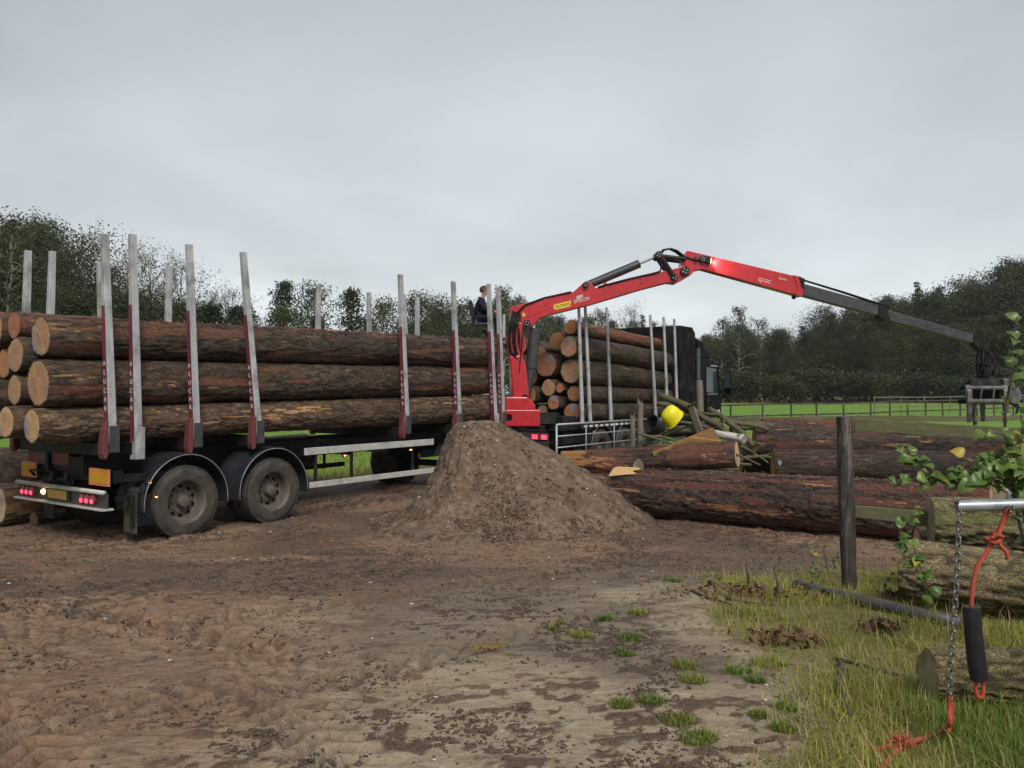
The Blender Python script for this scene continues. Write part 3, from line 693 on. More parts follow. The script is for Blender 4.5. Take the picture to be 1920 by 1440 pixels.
# ------------------------------------------------------------------ trees
def rot_frame(rs, n):
    a = rs.randn(n, 3); a /= np.linalg.norm(a, axis=1)[:, None]
    b = np.cross(a, rs.randn(n, 3)); b /= np.linalg.norm(b, axis=1)[:, None]
    return a, b
def leaf_mesh(C, size, rs, tone, aspect=0.6, flatten=0.0):
    n = len(C); a, b = rot_frame(rs, n)
    if flatten:
        a[:, 2] *= 1 - flatten; b[:, 2] *= 1 - flatten
    s = size * rs.uniform(0.6, 1.35, n)[:, None]
    V = np.stack([C - a * s, C + b * s * aspect, C + a * s, C - b * s * aspect], 1).reshape(-1, 3)
    return V, 4 * np.arange(n)[:, None] + np.arange(4)[None], np.repeat(tone, 4)
def make_tree(kind, seed, H, W, leaf, nleaf, limbs=34, base=0.12, trunk_mat='tree_trunk', leaf_mat='leaf_mid', shape=None, droop=0.0, twigs=0):
    """returns an unlinked prototype (trunk mesh, crown mesh)"""
    rs = np.random.RandomState(seed); rd = random.Random(seed)
    m = MB(); path = []
    bx, by = rd.uniform(-.04, .04) * H, rd.uniform(-.04, .04) * H
    for i in range(9):
        t = i / 8; path.append(Vector((bx * t * t + rd.uniform(-.008, .008) * H * (i > 0), by * t * t + rd.uniform(-.008, .008) * H * (i > 0), H * 0.97 * t)))
    r0 = H * 0.013 + 0.03
    m.tube(path, [r0 * (1.25 if i == 0 else 1 - 0.93 * i / 8) for i in range(9)], 7)
    clumps = []
    def ptr(t):
        f = t * 8; i = min(7, int(f)); return path[i].lerp(path[i + 1], f - i)
    shp = shape or (lambda t: math.sin(math.pi * min(1, max(0, (t - 0.02)) ** 0.8)) ** 0.75 + 0.12)
    ga = rd.uniform(0, 6)
    for k in range(limbs):
        t = base + (0.97 - base) * ((k + rd.random()) / limbs); ga += 2.4 + rd.uniform(-.5, .5)
        tt = (t - base) / (1 - base)
        L = W * 0.5 * shp(tt) * rd.uniform(0.7, 1.2)
        if kind == 'conifer': el = R(rd.uniform(-18, 8)) if t < .8 else R(30)
        else: el = R(rd.uniform(8, 45) + 30 * tt)
        d = Vector((math.cos(ga) * math.cos(el), math.sin(ga) * math.cos(el), math.sin(el)))
        p = ptr(t); pts = [p]; dd = d.copy()
        for j in range(4):
            dd = (dd + Vector((rd.uniform(-.2, .2), rd.uniform(-.2, .2), rd.uniform(-.1, .2) - droop * j * .12))).normalized()
            pts.append(pts[-1] + dd * L / 4)
        rr = max(0.018, r0 * 0.45 * (1 - t) + 0.012)
        m.tube(pts, [rr, rr * .8, rr * .6, rr * .4, rr * .15], 4, caps=False)
        for j in range(2, 5): clumps.append((pts[j], L * 0.20 + 0.18))
        clumps.append((pts[3].lerp(pts[4], .5), L * 0.18 + 0.15))
        for q in range(3 + twigs):
            s = rd.uniform(0.3, 1.0); f = s * 4; i = min(3, int(f)); b = pts[i].lerp(pts[i + 1], f - i)
            sd = (dd + Vector((rd.uniform(-1, 1), rd.uniform(-1, 1), rd.uniform(-.5, .8) - droop))).normalized(); sl = L * rd.uniform(.2, .45)
            mid = b + sd * sl * .5 + Vector((0, 0, -droop * sl * .1)); e = b + sd * sl + Vector((0, 0, -droop * sl * .5))
            m.tube([b, mid, e], [rr * .35, rr * .25, rr * .1], 3, caps=False); clumps.append((e, sl * 0.35 + 0.15))
            if twigs:
                for w in range(twigs):
                    sd2 = (sd + Vector((rd.uniform(-.9, .9), rd.uniform(-.9, .9), rd.uniform(-.3, .9)))).normalized(); bb = b.lerp(e, rd.uniform(.2, 1))
                    m.tube([bb, bb + sd2 * sl * rd.uniform(.3, .7)], [rr * .14, rr * .05], 3, caps=False)
    me_t = m.build('trunk', MATS[trunk_mat], smooth=True); mesh_t = me_t.data; bpy.data.objects.remove(me_t)
    C0 = np.array([c[0] for c in clumps]); S0 = np.array([c[1] for c in clumps])
    wgt = S0 ** 1.5; idx = rs.choice(len(C0), nleaf, p=wgt / wgt.sum())
    off = np.clip(rs.randn(nleaf, 3), -1.5, 1.5) * S0[idx][:, None] * np.array([1, 1, 0.35 if kind == 'conifer' else 0.75])
    C = C0[idx] + off; C[:, 2] = np.maximum(C[:, 2], 0.1)
    ctone = rs.beta(2, 2, len(C0))
    tone = np.clip(ctone[idx] * 0.75 + rs.uniform(0, .35, nleaf) - 0.05, 0, 1)
    V, Q, tn = leaf_mesh(C, leaf, rs, tone, 0.55, 0.35 if kind == 'conifer' else 0)
    o = np_mesh('crown', V, Q, mat=MATS[leaf_mat], attrs=dict(tone=tn)); mesh_c = o.data; bpy.data.objects.remove(o)
    return mesh_t, mesh_c
SHP_TALL = lambda t: (math.sin(math.pi * (0.12 + 0.86 * t)) ** 0.6) * (1 - 0.25 * t)
SHP_CONE = lambda t: max(0.08, 1.0 - t) ** 0.85
PROTO = {
    'broad': [make_tree('b', 11, 15, 8.0, 0.115, 18000, 46, 0.10, leaf_mat='leaf_mid'), make_tree('b', 12, 15, 9.0, 0.115, 19000, 48, 0.06, leaf_mat='leaf_dark'),
              make_tree('b', 13, 15, 7.2, 0.11, 17000, 46, 0.08, leaf_mat='leaf_mid', shape=SHP_TALL), make_tree('b', 14, 15, 8.4, 0.115, 18000, 46, 0.05, leaf_mat='leaf_dark', shape=SHP_TALL)],
    'near': [make_tree('b', 31, 13, 7.6, 0.085, 22000, 52, 0.05, leaf_mat='leaf_mid'), make_tree('b', 32, 13, 7.0, 0.085, 20000, 52, 0.05, leaf_mat='leaf_dark', shape=SHP_TALL), make_tree('b', 33, 13, 7.2, 0.075, 13000, 50, 0.08, leaf_mat='leaf_brown')],
    'brown': [make_tree('b', 15, 15, 8.0, 0.11, 12500, 44, 0.10, leaf_mat='leaf_brown'), make_tree('b', 16, 15, 7.4, 0.11, 11500, 44, 0.08, leaf_mat='leaf_brown', shape=SHP_TALL)],
    'conifer': [make_tree('conifer', 17, 16, 5.6, 0.17, 6400, 64, 0.05, leaf_mat='needle', shape=SHP_CONE), make_tree('conifer', 18, 16, 6.4, 0.17, 6800, 60, 0.05, leaf_mat='needle', shape=lambda t: SHP_CONE(t * .9))],
    'birch': [make_tree('b', 19, 14, 5.6, 0.13, 4200, 40, 0.22, trunk_mat='pale_trunk', leaf_mat='leaf_mid', droop=0.8, shape=SHP_TALL), make_tree('b', 20, 14, 5.2, 0.13, 2600, 40, 0.2, trunk_mat='pale_trunk', leaf_mat='leaf_brown', droop=0.8, shape=SHP_TALL)],
    'bare': [make_tree('b', 21, 12, 8, 0.09, 1500, 36, 0.18, leaf_mat='leaf_brown', twigs=7), make_tree('b', 22, 12, 7, 0.09, 900, 34, 0.15, leaf_mat='leaf_brown', twigs=8)],
    'small': [make_tree('b', 23, 10, 6.0, 0.105, 8200, 44, 0.06, leaf_mat='leaf_dark', shape=lambda t: SHP_CONE(t * .85) * (0.7 + .3 * math.sin(9 * t))), make_tree('b', 24, 10, 6.4, 0.105, 7000, 44, 0.05, leaf_mat='leaf_mid')],
    'shrub': [make_tree('b', 25, 3.2, 4.6, 0.14, 2600, 26, 0.02, leaf_mat='leaf_dark'), make_tree('b', 26, 3.2, 5.0, 0.14, 2300, 26, 0.02, leaf_mat='leaf_brown')],
}
PH = dict(near=13, broad=15, brown=15, conifer=16, birch=14, bare=12, small=10, shrub=3.2)
TREE_LABEL = dict(near='tall dense tree behind the rear stakes of the trailer', broad='leafy green broadleaf tree in the wood beyond the meadow', brown='brownish autumn broadleaf tree in the wood beyond the meadow',
                  conifer='dark conifer rising out of the wood beyond the meadow', birch='slender birch with drooping twigs at the edge of the wood',
                  bare='half-bare autumn tree with a haze of fine twigs', small='small bushy green tree in the hedge behind the trailer', shrub='low shrub at the foot of the trees')
TN = dict(near='broadleaf_tree', broad='broadleaf_tree', brown='autumn_tree', conifer='conifer_tree', birch='birch_tree', bare='bare_tree', small='small_tree', shrub='shrub')
def tree(kind, var, px, top, Y, wid=1.0, label=None, group=None):
    """a tree standing Y metres ahead whose top shows at height `top` of the photograph"""
    X = (px - 960) / F_PX * Y; b = float(g0(X, Y)); h = CAM_Z - (top - HORIZON) / F_PX * Y - b
    s = h / PH[kind]; ps = PROTO[kind]; mt, mc = ps[var % len(ps)]
    e = empty(TN[kind], (X, Y, b - 0.05), random.Random(px * 7 + Y).uniform(0, 6.28)); e.scale = (s * wid, s * wid, s)
    for nm, me in (('trunk', mt), ('crown', mc)):
        o = bpy.data.objects.new(nm, me); link(o); o.parent = e
    lb = label or TREE_LABEL[kind]
    tag(e, lb, 'shrub' if kind == 'shrub' else 'tree', group or lb.replace('tree ', 'trees ', 1)); return e
def wood(seed, x0, x1, n, Y0, Y1, topf, kinds, wid=1.0, jit=18, label=None):
    rd = random.Random(seed)
    for i in range(n):
        px = x0 + (x1 - x0) * (i + rd.uniform(.15, .85)) / n; k = rd.choice(kinds)
        tree(k, rd.randrange(4), px, topf(px) + rd.uniform(-jit, jit * 1.3), rd.uniform(Y0, Y1), wid * rd.uniform(.85, 1.2), label=(label if k != 'shrub' else None))
ipt = lambda xs, ys: (lambda x: float(np.interp(x, xs, ys)))
# right-hand wood beyond the meadow
top_r = ipt([1300, 1340, 1390, 1440, 1500, 1560, 1620, 1720, 1800, 1860, 1930, 2100], [632, 612, 588, 606, 598, 574, 556, 545, 540, 505, 482, 470])
wood(1, 1310, 2080, 26, 88, 92, lambda x: top_r(x) + 70, ['broad', 'broad', 'broad', 'brown'], 1.2, 26)
wood(2, 1300, 2080, 26, 94, 100, lambda x: top_r(x) + 22, ['broad', 'broad', 'broad', 'brown'], 1.05, 14)
wood(3, 1310, 2100, 24, 103, 110, lambda x: top_r(x) + 8, ['broad', 'broad', 'brown', 'conifer'], 1.05, 12)
wood(4, 1320, 2100, 20, 113, 122, lambda x: top_r(x) + 30, ['broad', 'brown'], 1.2, 12)
wood(5, 1330, 2080, 22, 84.5, 86.5, lambda x: 712, ['shrub'], 1.5, 9)
for px, top, Y, k, v in ((1727, 517, 101, 'conifer', 0), (1768, 527, 104, 'conifer', 1), (1760, 540, 99, 'conifer', 0), (1385, 570, 89, 'birch', 0), (1352, 590, 90, 'birch', 1), (1425, 592, 95, 'birch', 1), (1905, 492, 96, 'broad', 1)):
    tree(k, v, px, top, Y, 0.9)
# behind the lorry and the crane
top_c = ipt([770, 830, 900, 930, 980, 1040, 1120, 1150, 1210, 1300], [590, 570, 590, 545, 552, 585, 575, 590, 585, 612])
wood(6, 760, 1330, 24, 92, 104, lambda x: top_c(x) + 12, ['broad', 'birch', 'brown', 'birch'], 0.8, 12)
wood(7, 760, 1330, 18, 84, 90, lambda x: top_c(x) + 45, ['broad', 'broad', 'brown'], 1.1, 16)
for px, top, Y, k, v in ((942, 530, 66, 'birch', 0), (972, 545, 68, 'birch', 1), (905, 560, 70, 'birch', 0), (1207, 582, 92, 'conifer', 0), (1125, 572, 80, 'birch', 1), (822, 568, 72, 'small', 1), (1030, 588, 84, 'birch', 0), (1180, 588, 86, 'bare', 0)):
    tree(k, v, px, top, Y, 0.85)
# hedge and trees behind the trailer
for px, top, Y, k, v, w in ((522, 523, 58, 'small', 0, 1.0), (585, 545, 60, 'small', 1, .75), (665, 540, 57, 'small', 0, 1.05), (722, 572, 60, 'small', 1, .8), (600, 590, 55, 'small', 0, 1), (545, 585, 54, 'small', 1, 1.0),
                            (690, 592, 54, 'small', 0, .9), (785, 562, 62, 'small', 1, .8), (820, 575, 64, 'small', 0, .9), (440, 555, 60, 'bare', 0, .9), (400, 545, 62, 'bare', 1, .9), (345, 505, 60, 'bare', 0, .95), (470, 572, 57, 'small', 0, 1.1),
                            (290, 480, 58, 'bare', 1, 1.0), (240, 482, 60, 'bare', 0, .9), (205, 485, 62, 'birch', 1, .9), (760, 612, 70, 'small', 1, .8), (870, 575, 70, 'small', 1, .9)):
    tree(k, v, px, top, Y, w, label='low shrub in the hedge behind the trailer' if k == 'shrub' else None)
wood(8, 180, 480, 9, 52, 60, lambda x: 568, ['small', 'small'], 1.2, 10, label='dense dark hedge tree behind the rear of the trailer')
wood(9, -120, 150, 8, 46, 54, ipt([-120, 0, 90, 120, 150], [450, 462, 442, 480, 540]), ['near'], 1.1, 14, label='tall dense tree behind the rear stakes of the trailer')
wood(10, -120, 240, 8, 40, 45, ipt([-120, 60, 150, 240], [530, 535, 545, 575]), ['near', 'small'], 1.15, 14, label='dark understorey tree behind the rear stakes of the trailer')
for px, top, Y, k, v, w in ((14, 385, 40, 'birch', 1, 1.0), (-45, 380, 41, 'birch', 1, 1.1), (150, 460, 46, 'bare', 0, .8), (105, 432, 47, 'bare', 1, .8)):
    tree(k, v, px, top, Y, w)

# ------------------------------------------------------------------ logs
def make_log(name, p0, p1, r0, r1, seed, label, bark='bark', ends=(True, True), end_col=((0.46, 0.27, 0.13),) * 2, tint=(1, 1, 1), res=0.03, peel=0.62, scar=0.80,
             group=None, oval=0.06, sag=0.0, blue=(False, False), cat='log', ridge=0.013, end_mat='cut_wood', ragged=(0, 0)):
    """a felled trunk: bark with fissures and torn patches, sawn faces as parts"""
    p0, p1 = Vector(p0), Vector(p1); ax = p1 - p0; L = ax.length
    root = empty(name, p0.lerp(p1, .5)); M = frame((0, 0, 0), ax); root.rotation_euler = M.to_euler()
    na = int(min(110, max(28, 2 * math.pi * max(r0, r1) / res))); ns = int(min(420, max(16, L / (res * 1.25))))
    s = np.linspace(-L / 2, L / 2, ns); a = np.linspace(0, 2 * np.pi, na, endpoint=False)
    Sg, Ag = np.meshgrid(s, a, indexing='ij'); t = Sg / L + .5
    Rr = r0 + (r1 - r0) * t
    cy, cz = np.cos(Ag), np.sin(Ag)
    o1 = fbm3(cy * 1.2 + seed, cz * 1.2, Sg * 0.35, 3, seed) - .5
    lump = fbm3(cy * 2.5 * Rr / .25, cz * 2.5 * Rr / .25 + seed, Sg * 2.2, 3, seed + 3) - .5
    wig = (fbm2(Sg * 0.5, Sg * 0 + seed, 2, seed + 5) - .5)
    f = Rr * 26
    w1 = fbm3(cy * f * .45, cz * f * .45, Sg * 5, 2, seed + 7)
    rid = np.abs(2 * fbm3(cy * f * .55 + w1, cz * f * .55, Sg * 3.2, 3, seed + 9, .6) - 1)
    crack = 1 - sstep(0.03, 0.20, rid)
    pm = fbm3(cy * 2.2 * Rr / .25, cz * 2.2 * Rr / .25 + 3, Sg * 0.9, 4, seed + 11, .6)
    pl = sstep(peel, peel + 0.05, pm)
    sm = fbm3(cy * 3.4 * Rr / .25 + 7, cz * 3.4 * Rr / .25, Sg * 1.3 + seed, 5, seed + 13, .62)
    sc = sstep(scar - 0.05, scar + .01, sm) * sstep(.38, .5, fbm3(cy * 14 * Rr / .25, cz * 14 * Rr / .25, Sg * 3.5, 3, seed + 14, .6))
    pl = np.maximum(pl, sc)
    rad = Rr * (1 + oval * 2 * o1) + lump * 0.035 - crack * ridge * (1 - pl) - pl * 0.012 + (1 - pl) * 0.006 * (fbm3(cy * f, cz * f, Sg * 9, 2, seed + 15) - .5)
    e = np.minimum(t * L, (1 - t) * L); rad = rad * (1 - 0.03 * np.exp(-e / 0.03))
    xs = Sg.copy()
    for side, rg in enumerate(ragged):
        if rg:
            k = (1 - sstep(0, 1.1, t * L if side == 0 else (1 - t) * L))
            spl = fbm3(cy * 3, cz * 3, Sg * 0.6, 3, seed + 19); rad = rad * (1 - k * rg * sstep(0.35, 0.6, spl)); sc = np.maximum(sc, k * sstep(0.42, 0.55, fbm3(cy * 3, cz * 3, Sg * .8, 3, seed + 21)))
    V = np.stack([xs, rad * cy + wig * 0.05, rad * cz + sag * (4 * t * (1 - t)) + wig * 0.02], -1)
    o = np_mesh('bark', V.reshape(-1, 3), grid_quads(ns, na, True), mat=MATS[bark], parent=root, smooth=True,
                attrs=dict(crack=crack.ravel(), peel=pl.ravel(), scar=sc.ravel()))
    o.color = (*tint, 1)
    for side, on in enumerate(ends):
        if not on: continue
        ring = V[0 if side == 0 else -1]; c = ring.mean(0); nrr = 8
        ks = np.linspace(1, 0, nrr + 1)[:-1]
        rv = np.concatenate([c + (ring - c) * k for k in ks] + [c[None]])
        rv[:, 0] += (fbm2(rv[:, 1] * 9, rv[:, 2] * 9, 3, seed + 30 + side) - .5) * 0.02 + (-0.004 if side == 0 else 0.004)
        rv[:na, 0] = ring[:, 0]; rat = np.concatenate([np.full(na, k) for k in ks] + [[0.0]])
        Q = grid_quads(nrr, na, True); ci = nrr * na; b = (nrr - 1) * na
        T = np.array([(b + (k + 1) % na, b + k, ci) for k in range(na)])
        Q = Q[:, ::-1]
        if side == 1: Q, T = Q[:, ::-1], T[:, ::-1]
        q = np_mesh('cut_end', rv, Q, T, mat=MATS[end_mat], parent=root, attrs=dict(rad=rat)); q.color = (*end_col[side], 1.0 if (blue[side] or seed % 3 == 0) else 0.0)
        if blue[side] and seed > 900:
            rd = random.Random(seed + side); bm = MB(); sgn = -1 if side == 0 else 1
            for kk in range(1):
                y0, z0 = c[1] + rd.uniform(-.3, .3) * r0, c[2] + rd.uniform(-.3, .4) * r0
                pts = [(c[0] + sgn * 0.022, y0 + math.cos(j) * rd.uniform(.17, .24) * r0, z0 + math.sin(j) * rd.uniform(.2, .28) * r0) for j in np.linspace(0, 5.6, 9)]
                bm.add(pts, [tuple(range(9))])
            bm.build('paint_mark', MATS['blue_paint'], root)
    tag(root, label, cat, group)
    return root

# ---- the load on the trailer: (u0, v, z0, r0, u1, z1, r1, end colour, label)
PALE, ORG, TAN, RED = (0.46, 0.30, 0.145), (0.38, 0.155, 0.06), (0.36, 0.22, 0.115), (0.31, 0.12, 0.07)
G_IN = 'logs buried in the trailer load'
TLOAD = [
    (-1.85, 0.40, 1.585, 0.215, 7.85, 1.66, 0.28, PALE, 'long tan-barked log at the bottom of the trailer load against the stakes', 0.016, (1.75, 1.55, 1.38), 0.75, 0.68, False),
    (-1.76, 0.44, 2.115, 0.300, 7.85, 2.255, 0.285, TAN, 'thick log in the middle layer of the trailer load against the stakes', 0.016, (1.1, 1.0, 0.95), 0.60, 0.72, False),
    (-1.73, 0.44, 2.690, 0.255, 7.85, 2.865, 0.30, TAN, 'dark log on top of the trailer load against the stakes, torn bark along it', 0.016, (0.95, 0.9, 0.88), 0.53, 0.68, True),
    (-1.95, 0.84, 1.63, 0.205, 7.6, 1.60, 0.20, PALE, 'pale-ended log beside the bottom stake-side log of the trailer load', 0.05, (1.3, 1.2, 1.1), 0.7, 0.8, False),
    (-1.80, 0.97, 2.03, 0.195, 7.5, 2.03, 0.19, TAN, 'log buried in the middle of the trailer load', 0.06, (1, 1, 1), 0.7, 0.8, False),
    (-1.80, 0.95, 2.47, 0.225, 7.7, 2.52, 0.22, TAN, 'brown-ended log wedged between the top and middle layers of the trailer load', 0.04, (1, 1, 1), 0.6, 0.75, True),
    (-1.72, 1.16, 2.86, 0.190, 7.6, 2.88, 0.18, RED, 'red-ended log just behind the top stake-side log of the trailer load', 0.04, (1.2, 1, .95), 0.5, 0.7, False),
    (-1.85, 1.26, 1.57, 0.175, 7.5, 1.57, 0.18, TAN, 'blue-marked log end low in the middle of the trailer load', 0.06, (1, 1, 1), 0.7, 0.8, True),
    (-1.75, 1.38, 2.36, 0.200, 7.6, 2.40, 0.20, ORG, 'orange-ended log in the upper middle of the trailer load', 0.05, (1, 1, 1), 0.6, 0.8, False),
    (-2.00, 1.39, 1.96, 0.205, 7.5, 1.96, 0.20, TAN, 'log buried in the middle of the trailer load', 0.06, (1, 1, 1), 0.7, 0.8, False),
    (-1.76, 1.62, 2.83, 0.235, 7.7, 2.84, 0.23, TAN, 'log with a grey end and blue mark on the crest of the trailer load', 0.04, (1.15, 1, .95), 0.52, 0.7, True),
    (-1.80, 1.76, 1.61, 0.245, 7.5, 1.62, 0.24, TAN, 'thick log low on the far side of the trailer load', 0.06, (1, 1, 1), 0.7, 0.8, False),
    (-1.70, 1.88, 2.10, 0.220, 7.6, 2.10, 0.22, ORG, 'log buried in the far side of the trailer load', 0.06, (1, 1, 1), 0.7, 0.8, False),
    (-1.70, 1.97, 2.53, 0.195, 7.6, 2.53, 0.19, TAN, 'log buried in the far side of the trailer load', 0.06, (1, 1, 1), 0.6, 0.8, False),
    (-1.75, 2.19, 1.55, 0.165, 7.5, 1.55, 0.16, TAN, 'thin log at the bottom by the far stakes of the trailer load', 0.06, (1, 1, 1), 0.7, 0.8, False),
    (-1.65, 2.17, 2.88, 0.180, 7.6, 2.88, 0.18, TAN, 'log on top of the load by the far stakes of the trailer', 0.05, (1.1, 1, .95), 0.55, 0.75, False),
]
for i, (u0, v, z0, r0, u1, z1, r1, ec, lb, rs_, tn, pe, sc_, bl) in enumerate(TLOAD):
    make_log('log', tw(u0, v, z0), tw(u1, v, z1), r0, r1, 300 + i * 17, lb, ends=(True, True), end_col=(ec, TAN), tint=tn, res=max(rs_, .017) if rs_ < .03 else rs_, peel=pe, scar=sc_,
             group=G_IN if 'buried' in lb else 'logs on the trailer', blue=(bl, False), oval=0.035)
# ---- the load on the lorry
LLOAD = [
    (11.15, 0.40, 1.485, 0.245, 1.44, 0.235, ORG, 'orange-ended log at the bottom of the lorry load against the stakes', False),
    (11.17, 0.36, 1.955, 0.205, 1.88, 0.20, ORG, 'orange-tan log second from the bottom of the lorry load against the stakes', False),
    (11.16, 0.46, 2.540, 0.320, 2.37, 0.28, TAN, 'thick yellow-ended log in the middle of the lorry load against the stakes', False),
    (11.02, 0.42, 3.160, 0.270, 2.98, 0.29, (0.40, 0.22, 0.13), 'round pinkish-ended log in the upper part of the lorry load against the stakes', False),
    (11.58, 0.72, 3.700, 0.200, 3.52, 0.19, ORG, 'orange-ended log on the very top of the lorry load', False),
    (11.45, 1.02, 3.330, 0.260, 3.2, 0.25, ORG, 'orange log end leaning behind the topmost logs of the lorry load', False),
    (11.06, 1.12, 2.700, 0.330, 2.6, 0.30, RED, 'large red-centred log in the middle of the lorry load', False),
    (11.03, 1.02, 2.110, 0.225, 2.06, 0.22, TAN, 'brown log below the large red-centred log in the lorry load', False),
    (11.07, 0.72, 2.100, 0.130, 2.08, 0.13, ORG, 'thin orange log squeezed between thicker logs of the lorry load', False),
    (11.00, 0.86, 1.730, 0.190, 1.70, 0.19, ORG, 'blue-marked orange log end low in the lorry load', True),
    (10.95, 1.58, 1.930, 0.240, 1.9, 0.24, ORG, 'pinkish log end beside the crane cylinder in the lorry load', False),
    (11.48, 1.62, 3.060, 0.220, 2.9, 0.22, RED, 'reddish log end behind the crane cylinder in the lorry load', False),
    (11.30, 2.08, 3.220, 0.210, 3.1, 0.21, TAN, 'tan log high on the far side of the lorry load', False),
    (11.30, 2.10, 2.700, 0.230, 2.6, 0.23, TAN, 'tan log half way up the far side of the lorry load', False),
    (11.25, 1.70, 2.420, 0.230, 2.4, 0.22, TAN, 'log buried in the lorry load', False),
    (11.25, 2.14, 2.130, 0.220, 2.1, 0.22, TAN, 'log buried in the lorry load', False),
    (11.20, 1.30, 1.470, 0.190, 1.45, 0.19, TAN, 'log buried in the lorry load', False),
    (11.20, 1.95, 1.480, 0.210, 1.46, 0.21, TAN, 'log buried in the lorry load', False),
]
for i, (u0, v, z0, r0, z1, r1, ec, lb, bl) in enumerate(LLOAD):
    make_log('log', tw(u0, v, z0), tw(17.05, v, z1), r0, r1, 900 + i * 19, lb, ends=(True, True), end_col=(ec, TAN), tint=(1.05, 1, .92) if i != 4 else (1.5, 1.05, .9), res=0.035 if i < 6 else 0.07, peel=0.64 if i != 4 else .5,
             scar=0.78 if i != 4 else .66, group='logs on the lorry' if 'buried' not in lb else 'logs buried in the lorry load', blue=(bl, False), oval=0.10 if i in (2, 3, 6) else 0.05)

# ------------------------------------------------------------------ wheels
def wheel(parent, u, v, r=0.5, w=0.30, side=-1, dual=True, steer=False):
    e = empty('wheel', (u, v, r - 0.012), 0, parent)
    M = Matrix.Rotation(R(90) if side < 0 else R(-90), 4, 'X')     # lathe Z axis -> outwards
    prof = [(r * .58, -.02), (r * .62, 0.0), (r * .80, .010), (r * .90, 0.0), (r * .965, -.03)]
    tread = []
    nG = 5
    for k in range(nG):
        a = -.045 - (w - .09) * k / nG; b = -.045 - (w - .09) * (k + .78) / nG; c = -.045 - (w - .09) * (k + 1) / nG
        tread += [(r, a), (r, b), (r * .972, b), (r * .972, c)]
    prof += tread[:-2] + [(r * .965, -w + .03), (r * .90, -w), (r * .62, -w), (r * .58, -w + .02)]
    t = MB().lathe(prof, M, 56)
    if dual:
        M2 = M @ Matrix.Translation((0, 0, -w - .04)); t.lathe(prof, M2, 40)
    for k in range(64):                                            # shoulder lugs
        an = 2 * math.pi * k / 64
        t.box(M @ Vector((math.cos(an) * r * .972, math.sin(an) * r * .972, -.03)), (.022, .03, .03), rot=(M @ Matrix.Rotation(an, 4, 'Z')).to_3x3())
    t.build('tyre', MATS['rubber'], e, autos=35)
    d = .10 if dual else .0
    rp = [(r * .60, -.03), (r * .625, -.012), (r * .60, -.004), (r * .565, -.02), (r * .54, -.06), (r * .52, -.06 - d), (r * .44, -.075 - d), (r * .30, -.055 - d), (r * .255, -.05 - d), (0.001, -.05 - d)]
    m = MB().lathe(rp, M, 48)
    for k in range(10):
        an = 2 * math.pi * (k + .5) / 10; c = Vector((math.cos(an) * r * .40, math.sin(an) * r * .40, -.064 - d))
        pts = [M @ (c + Vector((math.cos(an) * math.cos(q) * .022 - math.sin(an) * math.sin(q) * .034, math.sin(an) * math.cos(q) * .022 + math.cos(an) * math.sin(q) * .034, .004))) for q in np.linspace(0, 6.28, 13)[:-1]]
        m.add(pts, [tuple(range(12))], 1)
        c2 = Vector((math.cos(an + .31) * r * .30, math.sin(an + .31) * r * .30, 0)); m.cyl(M @ (c2 + Vector((0, 0, -.06 - d))), M @ (c2 + Vector((0, 0, -.025 - d))), .016, n=6)
    m.build('rim', [MATS['rim'], MATS['dark_hole']], e, autos=35)
    h = MB().lathe([(r * .17, -.06 - d), (r * .165, .035 - d), (r * .15, .05 - d), (r * .13, .055 - d), (.001, .055 - d)], M, 24)
    h.build('hub', MATS['rim'], e, autos=35)
    return e
def mudguard(parent, u, v0, v1, r, z, a0=-8, a1=188, lip=True):
    m = MB(); n = 22; lo = []; 
    for k in range(n + 1):
        a = R(a0 + (a1 - a0) * k / n); rr = r * (1.0 + 0.02 * math.cos(4 * a))
        c, s = math.cos(a), math.sin(a)
        lo.append([(u + c * rr, v0, z + s * rr), (u + c * (rr + .02), v0, z + s * (rr + .02)), (u + c * (rr + .02), v1, z + s * (rr + .02)), (u + c * rr, v1, z + s * rr)])
    vs = [p for g in lo for p in g]; fs = []
    for k in range(n):
        for j in range(4): fs.append((k * 4 + j, k * 4 + (j + 1) % 4, k * 4 + 4 + (j + 1) % 4, k * 4 + 4 + j))
    fs += [(0, 1, 2, 3), (n * 4, n * 4 + 3, n * 4 + 2, n * 4 + 1)]
    o = m.add(vs, fs).build('mudguard', MATS['mudguard'], parent, autos=40)
    if lip:
        pts = [(u + math.cos(R(a0 + (a1 - a0) * k / n)) * (r + .008), v0 - .004, z + math.sin(R(a0 + (a1 - a0) * k / n)) * (r + .008)) for k in range(n + 1)]
        MB().tube(pts, .006, 5).build('edge_strip', MATS['galv'], o, smooth=True)
    return o

